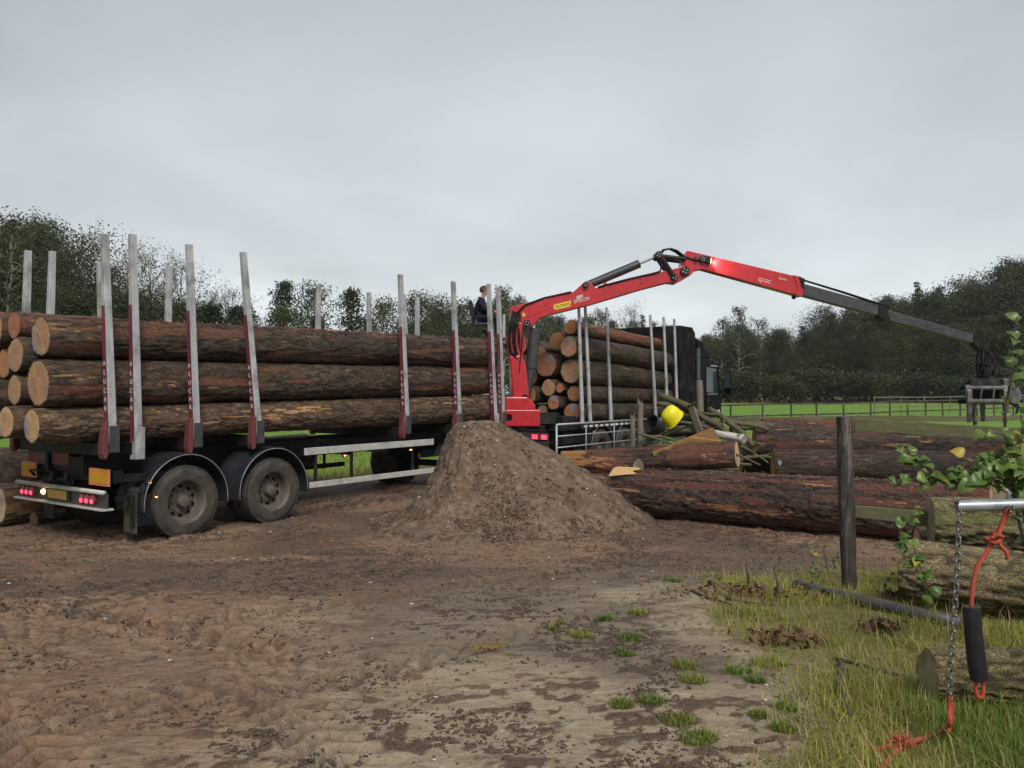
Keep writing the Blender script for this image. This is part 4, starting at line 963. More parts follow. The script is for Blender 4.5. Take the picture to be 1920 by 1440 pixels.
# ------------------------------------------------------------------ stakes
STAKE_FACE = 0
def stake(parent, ub, zb, ut, zt, v, near=True, style='red', letters=True):
    """box-section timber stake leaning from (ub, zb) to (ut, zt)"""
    sg = -1 if near else 1
    def sec(z, k):                                                 # section at height z with half sizes
        t = (z - zb) / (zt - zb); u = ub + (ut - ub) * t
        hu, hv = (.056 - .014 * t) * k, (.056 - .020 * t) * k
        c = .32
        return [(u - hu, v - hv * c, z), (u - hu * c, v - hv, z), (u + hu * c, v - hv, z), (u + hu, v - hv * c, z), (u + hu, v + hv * c, z), (u + hu * c, v + hv, z), (u - hu * c, v + hv, z), (u - hu, v + hv * c, z)] if style == 'round' else \
               [(u - hu, v - hv, z), (u + hu, v - hv, z), (u + hu, v + hv, z), (u - hu, v + hv, z)]
    zs = list(np.linspace(zb, zt, 9)); m = MB(); vs = []; n = 8 if style == 'round' else 4
    for z in zs: vs += sec(z, 1)
    fs = [(i * n + j, i * n + (j + 1) % n, (i + 1) * n + (j + 1) % n, (i + 1) * n + j) for i in range(len(zs) - 1) for j in range(n)]
    fs += [tuple(range(n)), tuple(range(8 * n, 9 * n))]
    m.add(vs, fs); st = m.build('stake', MATS['alu'], parent, bevel=0.008 if style != 'round' else 0.004)
    if style in ('red', 'redplain') and near:
        vs = []
        z1 = zb + (zt - zb) * .66
        for z in np.linspace(zb + .02, z1, 7):
            t = (z - zb) / (zt - zb); u = ub + (ut - ub) * t; hu, hv = .056 - .014 * t, (.050 - .018 * t)
            vs += [(u - hu - .004, v - hv, z), (u - hu - .004, v + hv, z)]
        MB().add(vs, [(2 * i, 2 * i + 1, 2 * i + 3, 2 * i + 2) for i in range(6)]).build('red_strip', MATS['stake_red'], st)
        if letters:
            for k, ch in enumerate('ALUCAR'):
                z = zb + 1.02 - .115 * k; t = (z - zb) / (zt - zb); u = ub + (ut - ub) * t - (.056 - .014 * t) - .007
                Mx = Matrix.Translation((u, v, z)) @ Matrix(((0, 0, -1), (-1, 0, 0), (0, 1, 0))).to_4x4()
                text('lettering', ch, .088, Mx, MATS['white_print'], st, .001)
    if style in ('red', 'plain'):
        # socket and hooked foot where the stake meets its bolster
        if style == 'red':
            part('stake_socket', MATS['grey_steel'], parent, ((ub + .012, v, zb + .06), (.135, .128, .34)), bevel=.006)
            pr = [(-.11, .30), (-.062, .32), (-.062, -.10), (-.085, -.17), (-.125, -.17), (-.145, -.10), (-.14, .05)]
            MB().prism(pr, lambda p: (ub + p[0], v - .06, zb + p[1] - .02), lambda p: (ub + p[0], v + .06, zb + p[1] - .02)).build('stake_foot', MATS['foot_red'], parent, bevel=.012)
        else:
            o = part('stake_bracket', MATS['alu'], parent, ((ub + .005, v + sg * .0, zb + .12), (.128, .13, .42)), bevel=.006)
            MB().cyl((ub + .01, v + sg * .062, zb + .2), (ub + .01, v + sg * .085, zb + .2), .022, n=10).build('bolt', MATS['black_steel'], o)
    return st

# ------------------------------------------------------------------ the trailer
trailer = empty('log_trailer', TR_O, TR_A)
tag(trailer, 'long black timber trailer with grey stakes and twin rear axles', 'trailer')
part('chassis_beam', MATS['black_steel'], trailer, ((3.3, .78, 1.03), (8.7, .10, .26)), bevel=.01)
part('chassis_beam', MATS['black_steel'], trailer, ((3.3, 1.72, 1.03), (8.7, .10, .26)), bevel=.01)
for u in (-.95, .7, 2.6, 3.8, 5.2, 7.4): part('cross_member', MATS['black_steel'], trailer, ((u, 1.25, 1.03), (.10, .83, .18)))
NEAR = [(-1.06, 1.22, -1.16, 4.0), (-.72, 1.27, -.79, 4.06), (.14, 1.29, .03, 4.05), (1.19, 1.36, .92, 4.07), (4.49, 1.36, 4.33, 4.15), (6.04, 1.41, 5.87, 4.2), (7.27, 1.38, 7.06, 4.28), (7.55, 1.43, 7.41, 4.23)]
FAR = [(-.97, 4.06), (-.63, 4.1), (.09, 4.04), (1.27, 4.09), (4.56, 4.15), (5.98, 4.16), (7.09, 4.21), (7.56, 4.21)]
for i, ((ub, zb, ut, zt), (uf, zf)) in enumerate(zip(NEAR, FAR)):
    plain = i in (1, 6)
    part('bolster', MATS['black_steel'], trailer, ((ub + .01, 1.25, 1.265), (.15, 2.42, .17)), bevel=.012)
    stake(trailer, ub, 1.34, ut, zt, .03, True, 'red'if not plain else 'redplain', True)
    if plain:
        part('stake_bracket', MATS['alu'], trailer, ((ub + .012, .028, 1.33), (.13, .138, .42)), bevel=.006)
    stake(trailer, ub + .02, 1.34, uf, zf, 2.46, False, 'red', False)
part('load_bed_plate', MATS['black_steel'], trailer, ((3.3, 1.25, 1.17), (8.3, 1.05, .02)))
# axles and wheels
for u in (0.0, 1.48, 6.55):
    MB().cyl((u, .3, .49), (u, 2.2, .49), .07).build('axle', MATS['black_steel'], trailer)
    wheel(trailer, u, 0.0, .5, .28, -1, True); wheel(trailer, u, 2.5, .5, .28, 1, True)
    for v in (.45, 2.05):
        MB().tube([(u - .55, v, .80), (u, v, .60), (u + .55, v, .80)], [.035, .06, .035], 6).build('leaf_spring', MATS['black_steel'], trailer)
for u in (0.0, 1.48):
    for v0, v1 in ((-.015, .62), (1.88, 2.515)): mudguard(trailer, u, v0, v1, .63, .50)
for v0, v1 in ((-.0, .62), (1.88, 2.5)): mudguard(trailer, 6.55, v0, v1, .60, .50, 20, 160, False)
MB().cyl((6.55, 1.25, .72), (6.55, 1.25, .92), .55, n=32).build('turntable', MATS['black_steel'], trailer)
part('front_bogie_frame', MATS['black_steel'], trailer, ((6.55, .80, .74), (1.5, .09, .14)), ((6.55, 1.70, .74), (1.5, .09, .14)))
MB().tube([(7.2, .82, .72), (9.1, 1.22, .66)], .055, 8).tube([(7.2, 1.68, .72), (9.1, 1.28, .66)], .055, 8).build('drawbar', MATS['black_steel'], trailer)
# under-run guards along both sides
for v, sgn in ((.03, 1), (2.47, -1)):
    g = part('side_guard_rail', MATS['white_rail'] if sgn > 0 else MATS['black_steel'], trailer, ((3.68, v, 1.045), (3.17, .03, .115)), bevel=.006)
    g2 = part('side_guard_rail', MATS['white_rail'] if sgn > 0 else MATS['black_steel'], trailer, ((3.74, v, .50), (3.08, .03, .095)), bevel=.006)
    for u in (2.35, 3.15, 4.7): part('guard_post', MATS['black_steel'], trailer, ((u, v + sgn * .03, .76), (.05, .03, .62)))
    for u in (3.15, 4.7): part('guard_arm', MATS['black_steel'], trailer, ((u, v + sgn * .37, .95), (.05, .68, .05)))
part('tool_tray', MATS['black_steel'], trailer, ((3.25, 2.36, .52), (1.5, .20, .03)))
part('air_tank_bracket', MATS['grey_steel'], trailer, ((2.05, .62, 1.0), (.2, .05, .2)))
MB().cyl((2.3, 1.25, .78), (3.1, 1.25, .78), .13, n=20).build('air_tank', MATS['black_steel'], trailer, autos=40)
for u in (2.95, 4.6, -.55): 
    b = part('side_marker', MATS['black_steel'], trailer, ((u, .022, .93 if u > 0 else .80), (.10, .02, .045)))
    part('lamp', MATS['amber_lit'], b, ((u - .012, .008, .93 if u > 0 else .80), (.014, .012, .014)), ((u + .012, .008, .93 if u > 0 else .80), (.014, .012, .014)))
part('side_marker_arm', MATS['black_steel'], trailer, ((2.95, .10, 1.0), (.03, .14, .03)), ((4.6, .10, 1.0), (.03, .14, .03)))
# rear end
UR = -1.02
part('rear_frame', MATS['black_steel'], trailer, ((UR + .10, 1.25, .90), (.12, 2.3, .16)), ((UR + .45, .12, .88), (.75, .06, .10)), ((UR + .45, .12, .62), (.75, .06, .06)), ((UR + .45, 2.38, .88), (.75, .06, .10)))
part('lamp_board', MATS['grey_steel'], trailer, ((UR - .06, 1.25, .605), (.02, 2.36, .19)))
MB().tube([(UR - .10, .08, .715), (UR - .10, 2.42, .715)], .03, 10).build('bumper_bar', MATS['white_rail'], trailer, smooth=True)
part('bumper_tray', MATS['white_rail'], trailer, ((UR - .06, 1.25, .495), (.16, 2.38, .025)), bevel=.005)
for v in (.62, .49, .36, 1.98, 2.11, 2.24):
    c = MB().lathe([(.058, 0), (.062, .02), (.062, .035), (.048, .045), (.001, .047)], Matrix.Translation((UR - .07, v, .61)) @ Matrix.Rotation(R(-90), 4, 'Y'), 20)
    l = c.build('tail_lamp', MATS['tail_lens'], trailer, autos=40)
    MB().lathe([(.040, 0), (.038, .008), (.001, .01)], Matrix.Translation((UR - .113, v, .588)) @ Matrix.Rotation(R(-90), 4, 'Y') @ Matrix.Diagonal((.75, 1, 1, 1)), 16).build('lit_lens', MATS['tail_lit'], l, autos=40)
part('number_plate', MATS['number_plate'], trailer, ((UR - .085, 1.30, .61), (.015, .50, .12)), bevel=.004)
part('plate_holder', MATS['black_plastic'], trailer, ((UR - .078, 1.30, .61), (.012, .66, .15)), bevel=.004)
npl = trailer.children[-2]
text('lettering', 'WR-VP-C', .105, Matrix.Translation((UR - .095, 1.30, .605)) @ Matrix(((0, 0, -1), (-1, 0, 0), (0, 1, 0))).to_4x4(), MATS['black_print'], npl, .001)
MB().lathe([(.035, 0), (.03, .02), (.001, .028)], Matrix.Translation((UR - .075, 1.70, .62)) @ Matrix.Rotation(R(-90), 4, 'Y'), 14).build('plate_lamp', MATS['warm_lit'], trailer)
for v in (.30, 2.18):
    p = part('reflector_plate', MATS['plate_border'], trailer, ((UR - .045, v, .90), (.012, .50 if v < 1 else .44, .22)), bevel=.004)
    part('reflector_face', MATS['orange_plate'], p, ((UR - .053, v, .905), (.010, .44 if v < 1 else .38, .165)))
for v_, w_ in ((2.15, .38), (1.42, .44)): part('warning_board', MATS['dull_red_board'], trailer, ((UR + .02, v_, 1.10), (.02, w_, .2)))
part('warning_board_centre', MATS['grey_steel'], trailer, ((UR + .02, 1.80, 1.10), (.018, .32, .2)))
MB().tube([(UR - .12, 1.86, .84), (UR - .2, 1.82, .92), (UR - .12, 1.60, .93), (UR - .02, 1.60, .80), (UR - .02, 1.6, .7)], .018, 8).build('coupling_hose', MATS['black_hose'], trailer, smooth=True)
part('coupling_block', MATS['black_plastic'], trailer, ((UR - .03, 1.56, .85), (.06, .14, .14)))
part('coupling_block', MATS['black_plastic'], trailer, ((UR - .03, 1.15, .85), (.05, .08, .10)))
for v in (.17, 2.33): part('mud_flap', MATS['rubber'], trailer, ((-.72, v, .42), (.015, .30, .55)), ((-.72, v, .72), (.03, .34, .06)))
part('rear_side_panel', MATS['black_steel'], trailer, ((-.62, .06, .44), (.34, .02, .42)), bevel=.005)
m = MB().box((-.45, .022, .60), (.07, .02, .03)); sm = m.build('side_marker', MATS['black_steel'], trailer)
part('lamp', MATS['amber_lit'], sm, ((-.46, .009, .60), (.014, .012, .014)), ((-.435, .009, .60), (.014, .012, .014)))

# ------------------------------------------------------------------ the lorry
lorry = empty('timber_lorry', tw(9.4, 0), TR_A)
tag(lorry, 'black timber lorry with high headboard and mirrors, loaded with logs', 'lorry')
K = lambda u: u - 9.4
part('chassis_beam', MATS['black_steel'], lorry, ((K(14.6), .80, 1.0), (10.4, .10, .28)), bevel=.01)
part('chassis_beam', MATS['black_steel'], lorry, ((K(14.6), 1.70, 1.0), (10.4, .10, .28)), bevel=.01)
LST = [(11.03, 10.87, 4.09), (11.44, 11.19, 4.16), (12.58, 12.34, 4.24), (15.42, 15.05, 4.26), (16.27, 16.0, 4.27), (17.01, 16.8, 4.27)]
for ub, ut, zt in LST:
    part('bolster', MATS['black_steel'], lorry, ((K(ub), 1.25, 1.16), (.14, 2.42, .14)), bevel=.01)
    stake(lorry, K(ub), 1.2, K(ut), zt, .03, True, 'round'); stake(lorry, K(ub), 1.2, K(ut) + .2, zt, 2.46, False, 'round')
for u in (12.06, 13.42, 19.55):
    MB().cyl((K(u), .3, .5), (K(u), 2.2, .5), .07).build('axle', MATS['black_steel'], lorry)
    wheel(lorry, K(u), 0.0, .52, .29, -1, u < 15); wheel(lorry, K(u), 2.5, .52, .29, 1, u < 15)
    if u < 15:
        for v0, v1 in ((0, .62), (1.88, 2.5)): mudguard(lorry, K(u), v0, v1, .62, .52, 15, 165)
st = part('side_rave', MATS['black_steel'], lorry, ((K(12.6), .015, 1.13), (3.3, .03, .10)), bevel=.004)
for k in range(10): part('reflective_marking', MATS['white_print'], st, ((K(11.15 + .285 * k), -.003, 1.135), (.17, .006, .05)))
part('side_guard_rail', MATS['grey_steel'], lorry, ((K(16.0), .03, .9), (3.4, .03, .10)), ((K(16.0), .03, .55), (3.4, .03, .10)))
MB().cyl((K(14.6), .35, .72), (K(16.0), .35, .72), .3, n=24).build('fuel_tank', MATS['grey_steel'], lorry, autos=40)
for v in (.42, 2.08): part('tail_board', MATS['grey_steel'], lorry, ((K(9.42), v, .86), (.04, .80, .34)), bevel=.008)
for v in (.24, 2.26):
    l = part('tail_lamp', MATS['tail_lens'], lorry, ((K(9.385), v, .94), (.03, .46, .13)), bevel=.01)
    part('lit_lens', MATS['tail_lit'], l, ((K(9.366), v - .13, .94), (.012, .15, .10)), ((K(9.366), v + .13, .94), (.012, .15, .10)))
part('rear_beam', MATS['black_steel'], lorry, ((K(9.5), 1.25, .98), (.14, 2.2, .22)), bevel=.01)
part('hydraulic_tank', MATS['black_steel'], lorry, ((K(10.55), .42, 1.22), (.72, .62, .36)), ((K(10.6), .42, .85), (.5, .5, .3)), bevel=.02)
mk = part('side_marker', MATS['black_steel'], lorry, ((K(11.6), .02, .98), (.08, .02, .04)))
part('lamp', MATS['tail_lit'], mk, ((K(11.6), .008, .98), (.03, .01, .025)))
# headboard box behind the cab
pr = [(K(17.25), 1.1), (K(18.5), 1.1), (K(18.5), 3.92), (K(18.25), 4.10), (K(17.25), 4.10)]
MB().prism(pr, lambda p: (p[0], .02, p[1]), lambda p: (p[0], 2.48, p[1])).build('headboard', MATS['headboard'], lorry, bevel=.015)
# cab
cab = [(K(18.58), .85), (K(20.72), .85), (K(20.92), 1.0), (K(20.92), 1.7), (K(20.62), 2.95), (K(20.2), 3.12), (K(18.58), 3.12)]
cb = MB().prism(cab, lambda p: (p[0], .02, p[1]), lambda p: (p[0], 2.48, p[1])).build('cab', MATS['black_cab'], lorry, bevel=.05)
MB().prism([(K(18.62), 3.10), (K(20.15), 3.12), (K(19.95), 3.45), (K(19.4), 3.74), (K(18.95), 3.84), (K(18.62), 3.84)], lambda p: (p[0], .12 + .10 * (p[1] - 3.1), p[1]), lambda p: (p[0], 2.38 - .10 * (p[1] - 3.1), p[1])).build('roof_deflector', MATS['black_cab'], lorry, bevel=.05)
part('deflector_vent', MATS['dark_hole'], lorry, ((K(19.2), .135, 3.52), (.55, .03, .34)))
MB().prism([(K(19.45), 2.0), (K(20.52), 1.95), (K(20.36), 2.80), (K(19.45), 2.85)], lambda p: (p[0], .006, p[1]), lambda p: (p[0], .03, p[1])).build('side_window', MATS['glass'], lorry)
MB().prism([(K(20.90), 1.78), (K(20.66), 2.86), (K(20.64), 2.86), (K(20.88), 1.78)], lambda p: (p[0] + .02, .14, p[1]), lambda p: (p[0] + .02, 2.36, p[1])).build('windscreen', MATS['glass'], lorry)
d = part('door', MATS['black_cab'], lorry, ((K(19.97), .012, 1.45), (1.12, .03, .95)), bevel=.012)
part('handle', MATS['grey_steel'], d, ((K(19.55), -.012, 1.72), (.16, .02, .04)))
part('sun_visor', MATS['black_cab'], lorry, ((K(20.78), 1.25, 2.98), (.25, 2.3, .10)), bevel=.02)
part('window_trim', MATS['galv'], lorry, ((K(20.0), .0, 1.93), (.9, .02, .03)), ((K(20.1), .0, 2.9), (.6, .02, .05)))
part('cab_side_extender', MATS['grey_steel'], lorry, ((K(18.72), .005, 2.35), (.26, .04, 2.2)), bevel=.008)
for v, sg in ((-.0, -1), (2.5, 1)):
    mi_ = MB().box((K(20.95), v + sg * .20, 2.42), (.13, .24, .62)).box((K(20.95), v + sg * .20, 2.02), (.12, .24, .18)).build('mirror', MATS['black_cab'], lorry, bevel=.03)
    part('mirror_glass', MATS['glass'], mi_, ((K(20.882), v + sg * .20, 2.42), (.01, .20, .54)))
    MB().tube([(K(20.75), v, 2.78), (K(20.93), v + sg * .2, 2.76)], .018, 6).tube([(K(20.8), v, 1.95), (K(20.93), v + sg * .2, 1.94)], .018, 6).build('mirror_arm', MATS['black_steel'], mi_)
for k in range(4): part('reflective_marking', MATS['white_print'], lorry, ((K(19.6 + .32 * k), .0, 1.33), (.2, .012, .10)))
part('front_mudguard', MATS['grey_steel'], lorry, ((K(19.55), .22, 1.12), (1.3, .42, .10)), bevel=.04)
part('cab_step', MATS['grey_steel'], lorry, ((K(20.45), .12, .62), (.5, .2, .35)), bevel=.03)
part('front_bumper', MATS['grey_steel'], lorry, ((K(20.9), 1.25, .62), (.18, 2.46, .42)), bevel=.05)
part('headlamp', MATS['galv'], lorry, ((K(20.98), .32, .95), (.10, .4, .16)), ((K(20.98), 2.18, .95), (.10, .4, .16)), bevel=.03)

# ------------------------------------------------------------------ crane on the lorry's tail, slewed out over the field (its boom lies along +X)
CY = 19.9
crane = empty('timber_crane', (0.15, CY, 1.1)); tag(crane, 'red timber loader crane with black telescopic arm reaching over the fence', 'crane')
def cp(px, py, dy=0.0):
    p = at(px, py, CY); return Vector((p.x - .15, dy, p.z - 1.1))
def slab(name, poly, w, mat, parent=None, bevel=.012, y=0.0):
    return MB().prism(poly, lambda p: cp(p[0], p[1], y - w / 2), lambda p: cp(p[0], p[1], y + w / 2)).build(name, MATS[mat], parent or crane, bevel=bevel)
part('base_frame', MATS['red_paint'], crane, ((.02, 0, .27), (1.02, 1.0, .40)), bevel=.02)
bs = crane.children[-1]
MB().lathe([(.085, 0), (.085, .02), (.001, .02)], Matrix.Translation((-.22, -.485, .29)) @ Matrix.Rotation(R(90), 4, 'X'), 20).build('base_hole', MATS['dark_hole'], bs)
part('mounting_beam', MATS['black_steel'], crane, ((.0, 0, .02), (1.3, .8, .14)), ((.75, .1, .25), (.5, .7, .26)))
MB().prism([(-.34, .47), (.42, .47), (.42, .58), (.22, .78), (-.30, .78)], lambda p: (p[0], -.42, p[1]), lambda p: (p[0], .42, p[1])).build('slew_housing', MATS['red_paint'], crane, bevel=.03)
slab('column', [(962, 752), (992, 748), (987, 690), (978, 666), (955, 668)], .46, 'red_paint', bevel=.04)
slab('column_head', [(954, 672), (980, 672), (985, 640), (978, 606), (958, 600), (948, 640)], .38, 'red_paint', bevel=.03)
ma = [(956.7, 577.5), (981.7, 570), (1023, 560), (1075, 548), (1095, 529.6), (1104.6, 529.6), (1115, 541), (1200, 520), (1252, 507.7), (1279.6, 500.4), (1291, 504.6), (1292, 513), (1283.8, 523), (1265, 532.7), (1250, 531), (1200, 544), (1106.7, 572), (1023, 593), (1010.8, 598), (1000, 611), (990, 615), (963, 611), (956.7, 598)]
boom = slab('main_boom', ma, .34, 'red_paint')
slab('weld_plate', [(975, 592), (1040, 572), (1110, 552), (1118, 549), (1118, 552), (1040, 576), (990, 596)], .352, 'red_paint', boom, .003)
sb = [(1287, 471), (1497, 521), (1504, 524), (1502, 555), (1488, 553.5), (1337, 512), (1314, 505.6), (1301.7, 508), (1292, 518), (1280, 517), (1274, 508), (1275.6, 490)]
jib = slab('outer_boom', sb, .30, 'red_paint', y=.0)
slab('boom_collar', [(1484, 517), (1499, 520.5), (1504, 540), (1500, 557), (1488, 555), (1492, 540)], .345, 'red_paint', jib)
slab('collar_guard', [(1493, 520), (1505, 524), (1504, 545), (1499, 541)], .37, 'black_steel', jib)
slab('lift_cylinder_bracket', [(1486, 555), (1492, 556), (1491, 561), (1486, 560)], .1, 'black_steel', jib)
slab('extension_tube', [(1495, 530), (1650, 573), (1650, 594), (1495, 553)], .24, 'grey_steel')
slab('extension_collar', [(1644, 571), (1660, 574), (1664, 600), (1655, 602), (1644, 596)], .30, 'black_steel')
slab('extension_tip', [(1650, 578), (1828, 629), (1828, 645), (1650, 597)], .18, 'grey_steel')
slab('extension_head', [(1822, 627), (1839, 631), (1846, 648), (1842, 658), (1834, 657), (1822, 646)], .24, 'black_steel')
MB().tube([cp(1504, 526, -.13), cp(1580, 549, -.14), cp(1665, 577, -.14)], .018, 6).tube([cp(1504, 526, -.08), cp(1580, 550, -.08), cp(1665, 578, -.08)], .018, 6).build('hydraulic_pipe', MATS['black_hose'], crane, smooth=True)
# cylinders and linkage
MB().tube([cp(1099, 536), cp(1199, 494)], .105, 16).build('link_cylinder', MATS['grey_steel'], crane, autos=40)
MB().tube([cp(1199, 494), cp(1231, 480)], .035, 12).build('piston_rod', MATS['galv'], crane, autos=40)
for y in (-.21, .21):
    MB().tube([cp(1235, 480, y), cp(1262, 522, y)], .055, 8).build('link_arm', MATS['black_steel'], crane)
    MB().tube([cp(1235, 482, y), cp(1283, 488, y)], .05, 8).build('link_arm', MATS['black_steel'], crane)
for px, py, r in ((1233, 480, .09), (1262, 522, .085), (1281, 510, .11), (1097, 536, .075), (988, 608, .09), (1315, 488, .08), (1303, 487, .05)):
    b = MB().cyl(cp(px, py, -.24), cp(px, py, .24), r, n=16).build('pivot_pin', MATS['black_steel'], crane, autos=40)
    bm = MB()
    for k in range(4): 
        a = k * 1.57 + .4; c = cp(px, py, -.245); bm.cyl(c + Vector((math.cos(a) * r * .5, 0, math.sin(a) * r * .5)), c + Vector((math.cos(a) * r * .5, -.012, math.sin(a) * r * .5)), r * .2, n=6)
    bm.build('bolt', MATS['galv'], b)
MB().tube([cp(985, 748, 0), cp(996, 690, 0)], .12, 16).tube([cp(996, 690, 0), cp(1003, 616, 0)], .14, 16).build('lift_cylinder', MATS['grey_steel'], crane, autos=40)
MB().cyl(cp(984, 746, -.26), cp(984, 746, .26), .09, n=16).build('pivot_pin', MATS['black_steel'], crane, autos=40)
rd = random.Random(4)
for k in range(7):                                                    # hoses sagging behind the boom foot
    y = -.26 + .02 * k; x0 = 958 + k * 3.2
    MB().tube([cp(x0 + 4, 585 + k, y), cp(x0 - 3, 612, y - .03), cp(x0 - 4 + rd.uniform(-2, 2), 640, y - .05), cp(x0 + rd.uniform(-3, 3), 662 + rd.uniform(-6, 6), y), cp(972 + k, 676, y + .05)], .020, 6).build('hydraulic_hose', MATS['black_hose'], crane, smooth=True)
MB().tube([cp(981, 615, -.2), cp(979, 640, -.25), cp(974, 690, -.22), cp(972, 730, -.2), cp(970, 748, -.2)], .018, 6).build('hydraulic_hose', MATS['black_hose'], crane, smooth=True)
for k in range(3):                                                    # hoses looping over the elbow
    y = -.16 + .09 * k
    MB().tube([cp(1236, 478, y), cp(1244, 470 - k, y), cp(1256, 468 - k, y), cp(1268, 472, y), cp(1282, 483, y), cp(1296, 488, y), cp(1312, 490, y - .02)], .026, 8).build('elbow_hose', MATS['black_hose'], crane, smooth=True)
MB().tube([cp(1232, 484, -.2), cp(1238, 496, -.2), cp(1236, 510, -.2), cp(1225, 514, -.2), cp(1180, 524, -.19), cp(1120, 540, -.19)], .022, 6).tube([cp(1070, 549, -.18), cp(1020, 560, -.18), cp(985, 573, -.2), cp(966, 592, -.22)], .024, 6).build('boom_hose', MATS['black_hose'], crane, smooth=True)
for px, py in ((1023, 567), (1134, 538), (1203, 526)): slab('hose_clamp', [(px - 3, py - 6), (px + 3, py - 7), (px + 3, py + 7), (px - 3, py + 8)], .37, 'red_paint', boom, .004)
wl_ = slab('work_lamp', [(1318, 482), (1330, 485), (1328, 497), (1320, 495)], .1, 'black_plastic', y=-.20, bevel=.01)
slab('lit_lens', [(1327.5, 486), (1330.5, 486.5), (1328.5, 496), (1326, 495)], .08, 'warm_lit', wl_, 0, y=-.20)
ld = bpy.data.lights.new('work_light', 'SPOT'); ld.energy = 28; ld.spot_size = R(110); ld.spot_blend = .8; ld.color = (1, .75, .55); ld.shadow_soft_size = .03
lo = bpy.data.objects.new('work_light', ld); link(lo); lo.parent = wl_; lo.location = cp(1331, 492, -.235)
lo.rotation_euler = Vector((.93, .30, -.22)).to_track_quat('-Z', 'Y').to_euler()
# writing on the boom
def boom_mat(px0, py0, px1, py1, y):
    a, b = cp(px0, py0, y), cp(px1, py1, y); x = (b - a).normalized(); n = Vector((0, -1, 0)); up = n.cross(x)
    Mx = Matrix((x, up, n)).transposed().to_4x4(); Mx.translation = (a + b) / 2; return Mx
Mx = boom_mat(1037, 578, 1070, 570, -.1745)
ln = (cp(1037, 578) - cp(1070, 570)).length; hh = .07
pl = MB(); pts = []
for k in range(9): a = R(90 + 22.5 * k); pts.append((-ln / 2 + hh + math.cos(a) * hh, math.sin(a) * hh))
pts += [(ln / 2 - .04, -hh), (ln / 2 + .02, hh)]
pl.prism(pts, lambda p: Mx @ Vector((p[0], p[1], 0)), lambda p: Mx @ Vector((p[0], p[1], .003))); pb = pl.build('maker_badge', MATS['yellow_print'], boom)
text('lettering', 'PALFINGER', .088, Mx @ Matrix.Translation((0.0, 0, .004)), MATS['black_print'], pb, .0012, 0.25, .82)
Mx = boom_mat(1074, 568, 1105, 560, -.176); text('lettering', 'EPSILON', .115, Mx, MATS['white_print'], boom, .0015, 0.2, .9)
slab('sticker', [(1080, 556.5), (1092, 553.5), (1092.5, 559.5), (1080.5, 562.5)], .356, 'white_rail', boom, 0)
slab('warning_sticker', [(978, 595), (986, 593), (981, 586)], .358, 'yellow_print', boom, 0)
Mx = boom_mat(1418, 525, 1444, 531, -.155); text('lettering', 'Q15C', .13, Mx, MATS['white_print'], jib, .0015, 0, 1.0)
Mx = boom_mat(1451, 521, 1478, 528, -.155); text('lettering', 'Epsilon', .075, Mx, MATS['white_print'], jib, .0015, .35, 1.0)
# operator's high seat
SEAT = cp(903, 608)
seat = MB().box(SEAT + Vector((0, .25, .0)), (.46, .46, .10)).box(SEAT + Vector((-.24, .25, .30)), (.10, .46, .60), rot=Matrix.Rotation(R(-10), 3, 'Y')).build('operator_seat', MATS['black_plastic'], crane, bevel=.03)
MB().tube([cp(962, 655, .25), cp(930, 640, .25), cp(905, 618, .25)], .045, 8).build('seat_arm', MATS['black_steel'], crane, smooth=True)
MB().tube([SEAT + Vector((-.2, -.02, .18)), SEAT + Vector((.18, -.02, .20))], .022, 6).tube([SEAT + Vector((-.2, .52, .18)), SEAT + Vector((.18, .52, .20))], .022, 6).build('armrest', MATS['black_plastic'], seat)
part('footrest', MATS['galv'], crane, (SEAT + Vector((.42, .25, -.44)), (.30, .5, .03)))
MB().tube([SEAT + Vector((.1, .25, -.05)), SEAT + Vector((.36, .25, -.42))], .03, 8).build('footrest_arm', MATS['galv'], crane)
MB().tube([SEAT + Vector((.5, .1, -.3)), SEAT + Vector((.42, .12, .22))], .02, 6).tube([SEAT + Vector((.5, .4, -.3)), SEAT + Vector((.42, .38, .22))], .02, 6).tube([SEAT + Vector((.5, .1, -.3)), SEAT + Vector((.5, .4, -.3)), SEAT + Vector((.42, .25, -.42))], .02, 6).build('control_lever', MATS['black_steel'], crane)
# rotator and grapple
g = lambda px, py, y=0: cp(px, py, y)
MB().cyl(g(1838, 648, -.14), g(1838, 648, .14), .07, n=14).build('pivot_pin', MATS['black_steel'], crane, autos=40)
MB().tube([g(1841, 654), g(1848, 664)], .06, 8).tube([g(1848, 660), g(1846, 684)], [.12, .10], 10).build('swivel_link', MATS['black_steel'], crane)
MB().lathe([(.001, .0), (.15, .0), (.17, .05), (.17, .2), (.13, .23), (.12, .3), (.19, .32), (.19, .38), (.001, .38)], Matrix.Translation(g(1845, 709)), 20).build('rotator', MATS['black_steel'], crane, autos=35)
for k, (dx, y) in enumerate(((-7, -.12), (8, -.13), (10, .05), (-8, .06))):
    MB().tube([g(1842 + dx * .5, 655, y), g(1845 + dx * 1.3, 672, y * 1.4), g(1846 + dx * 1.4, 690, y * 1.5), g(1846 + dx, 704, y)], .022, 6).build('grapple_hose', MATS['black_hose'], crane, smooth=True)
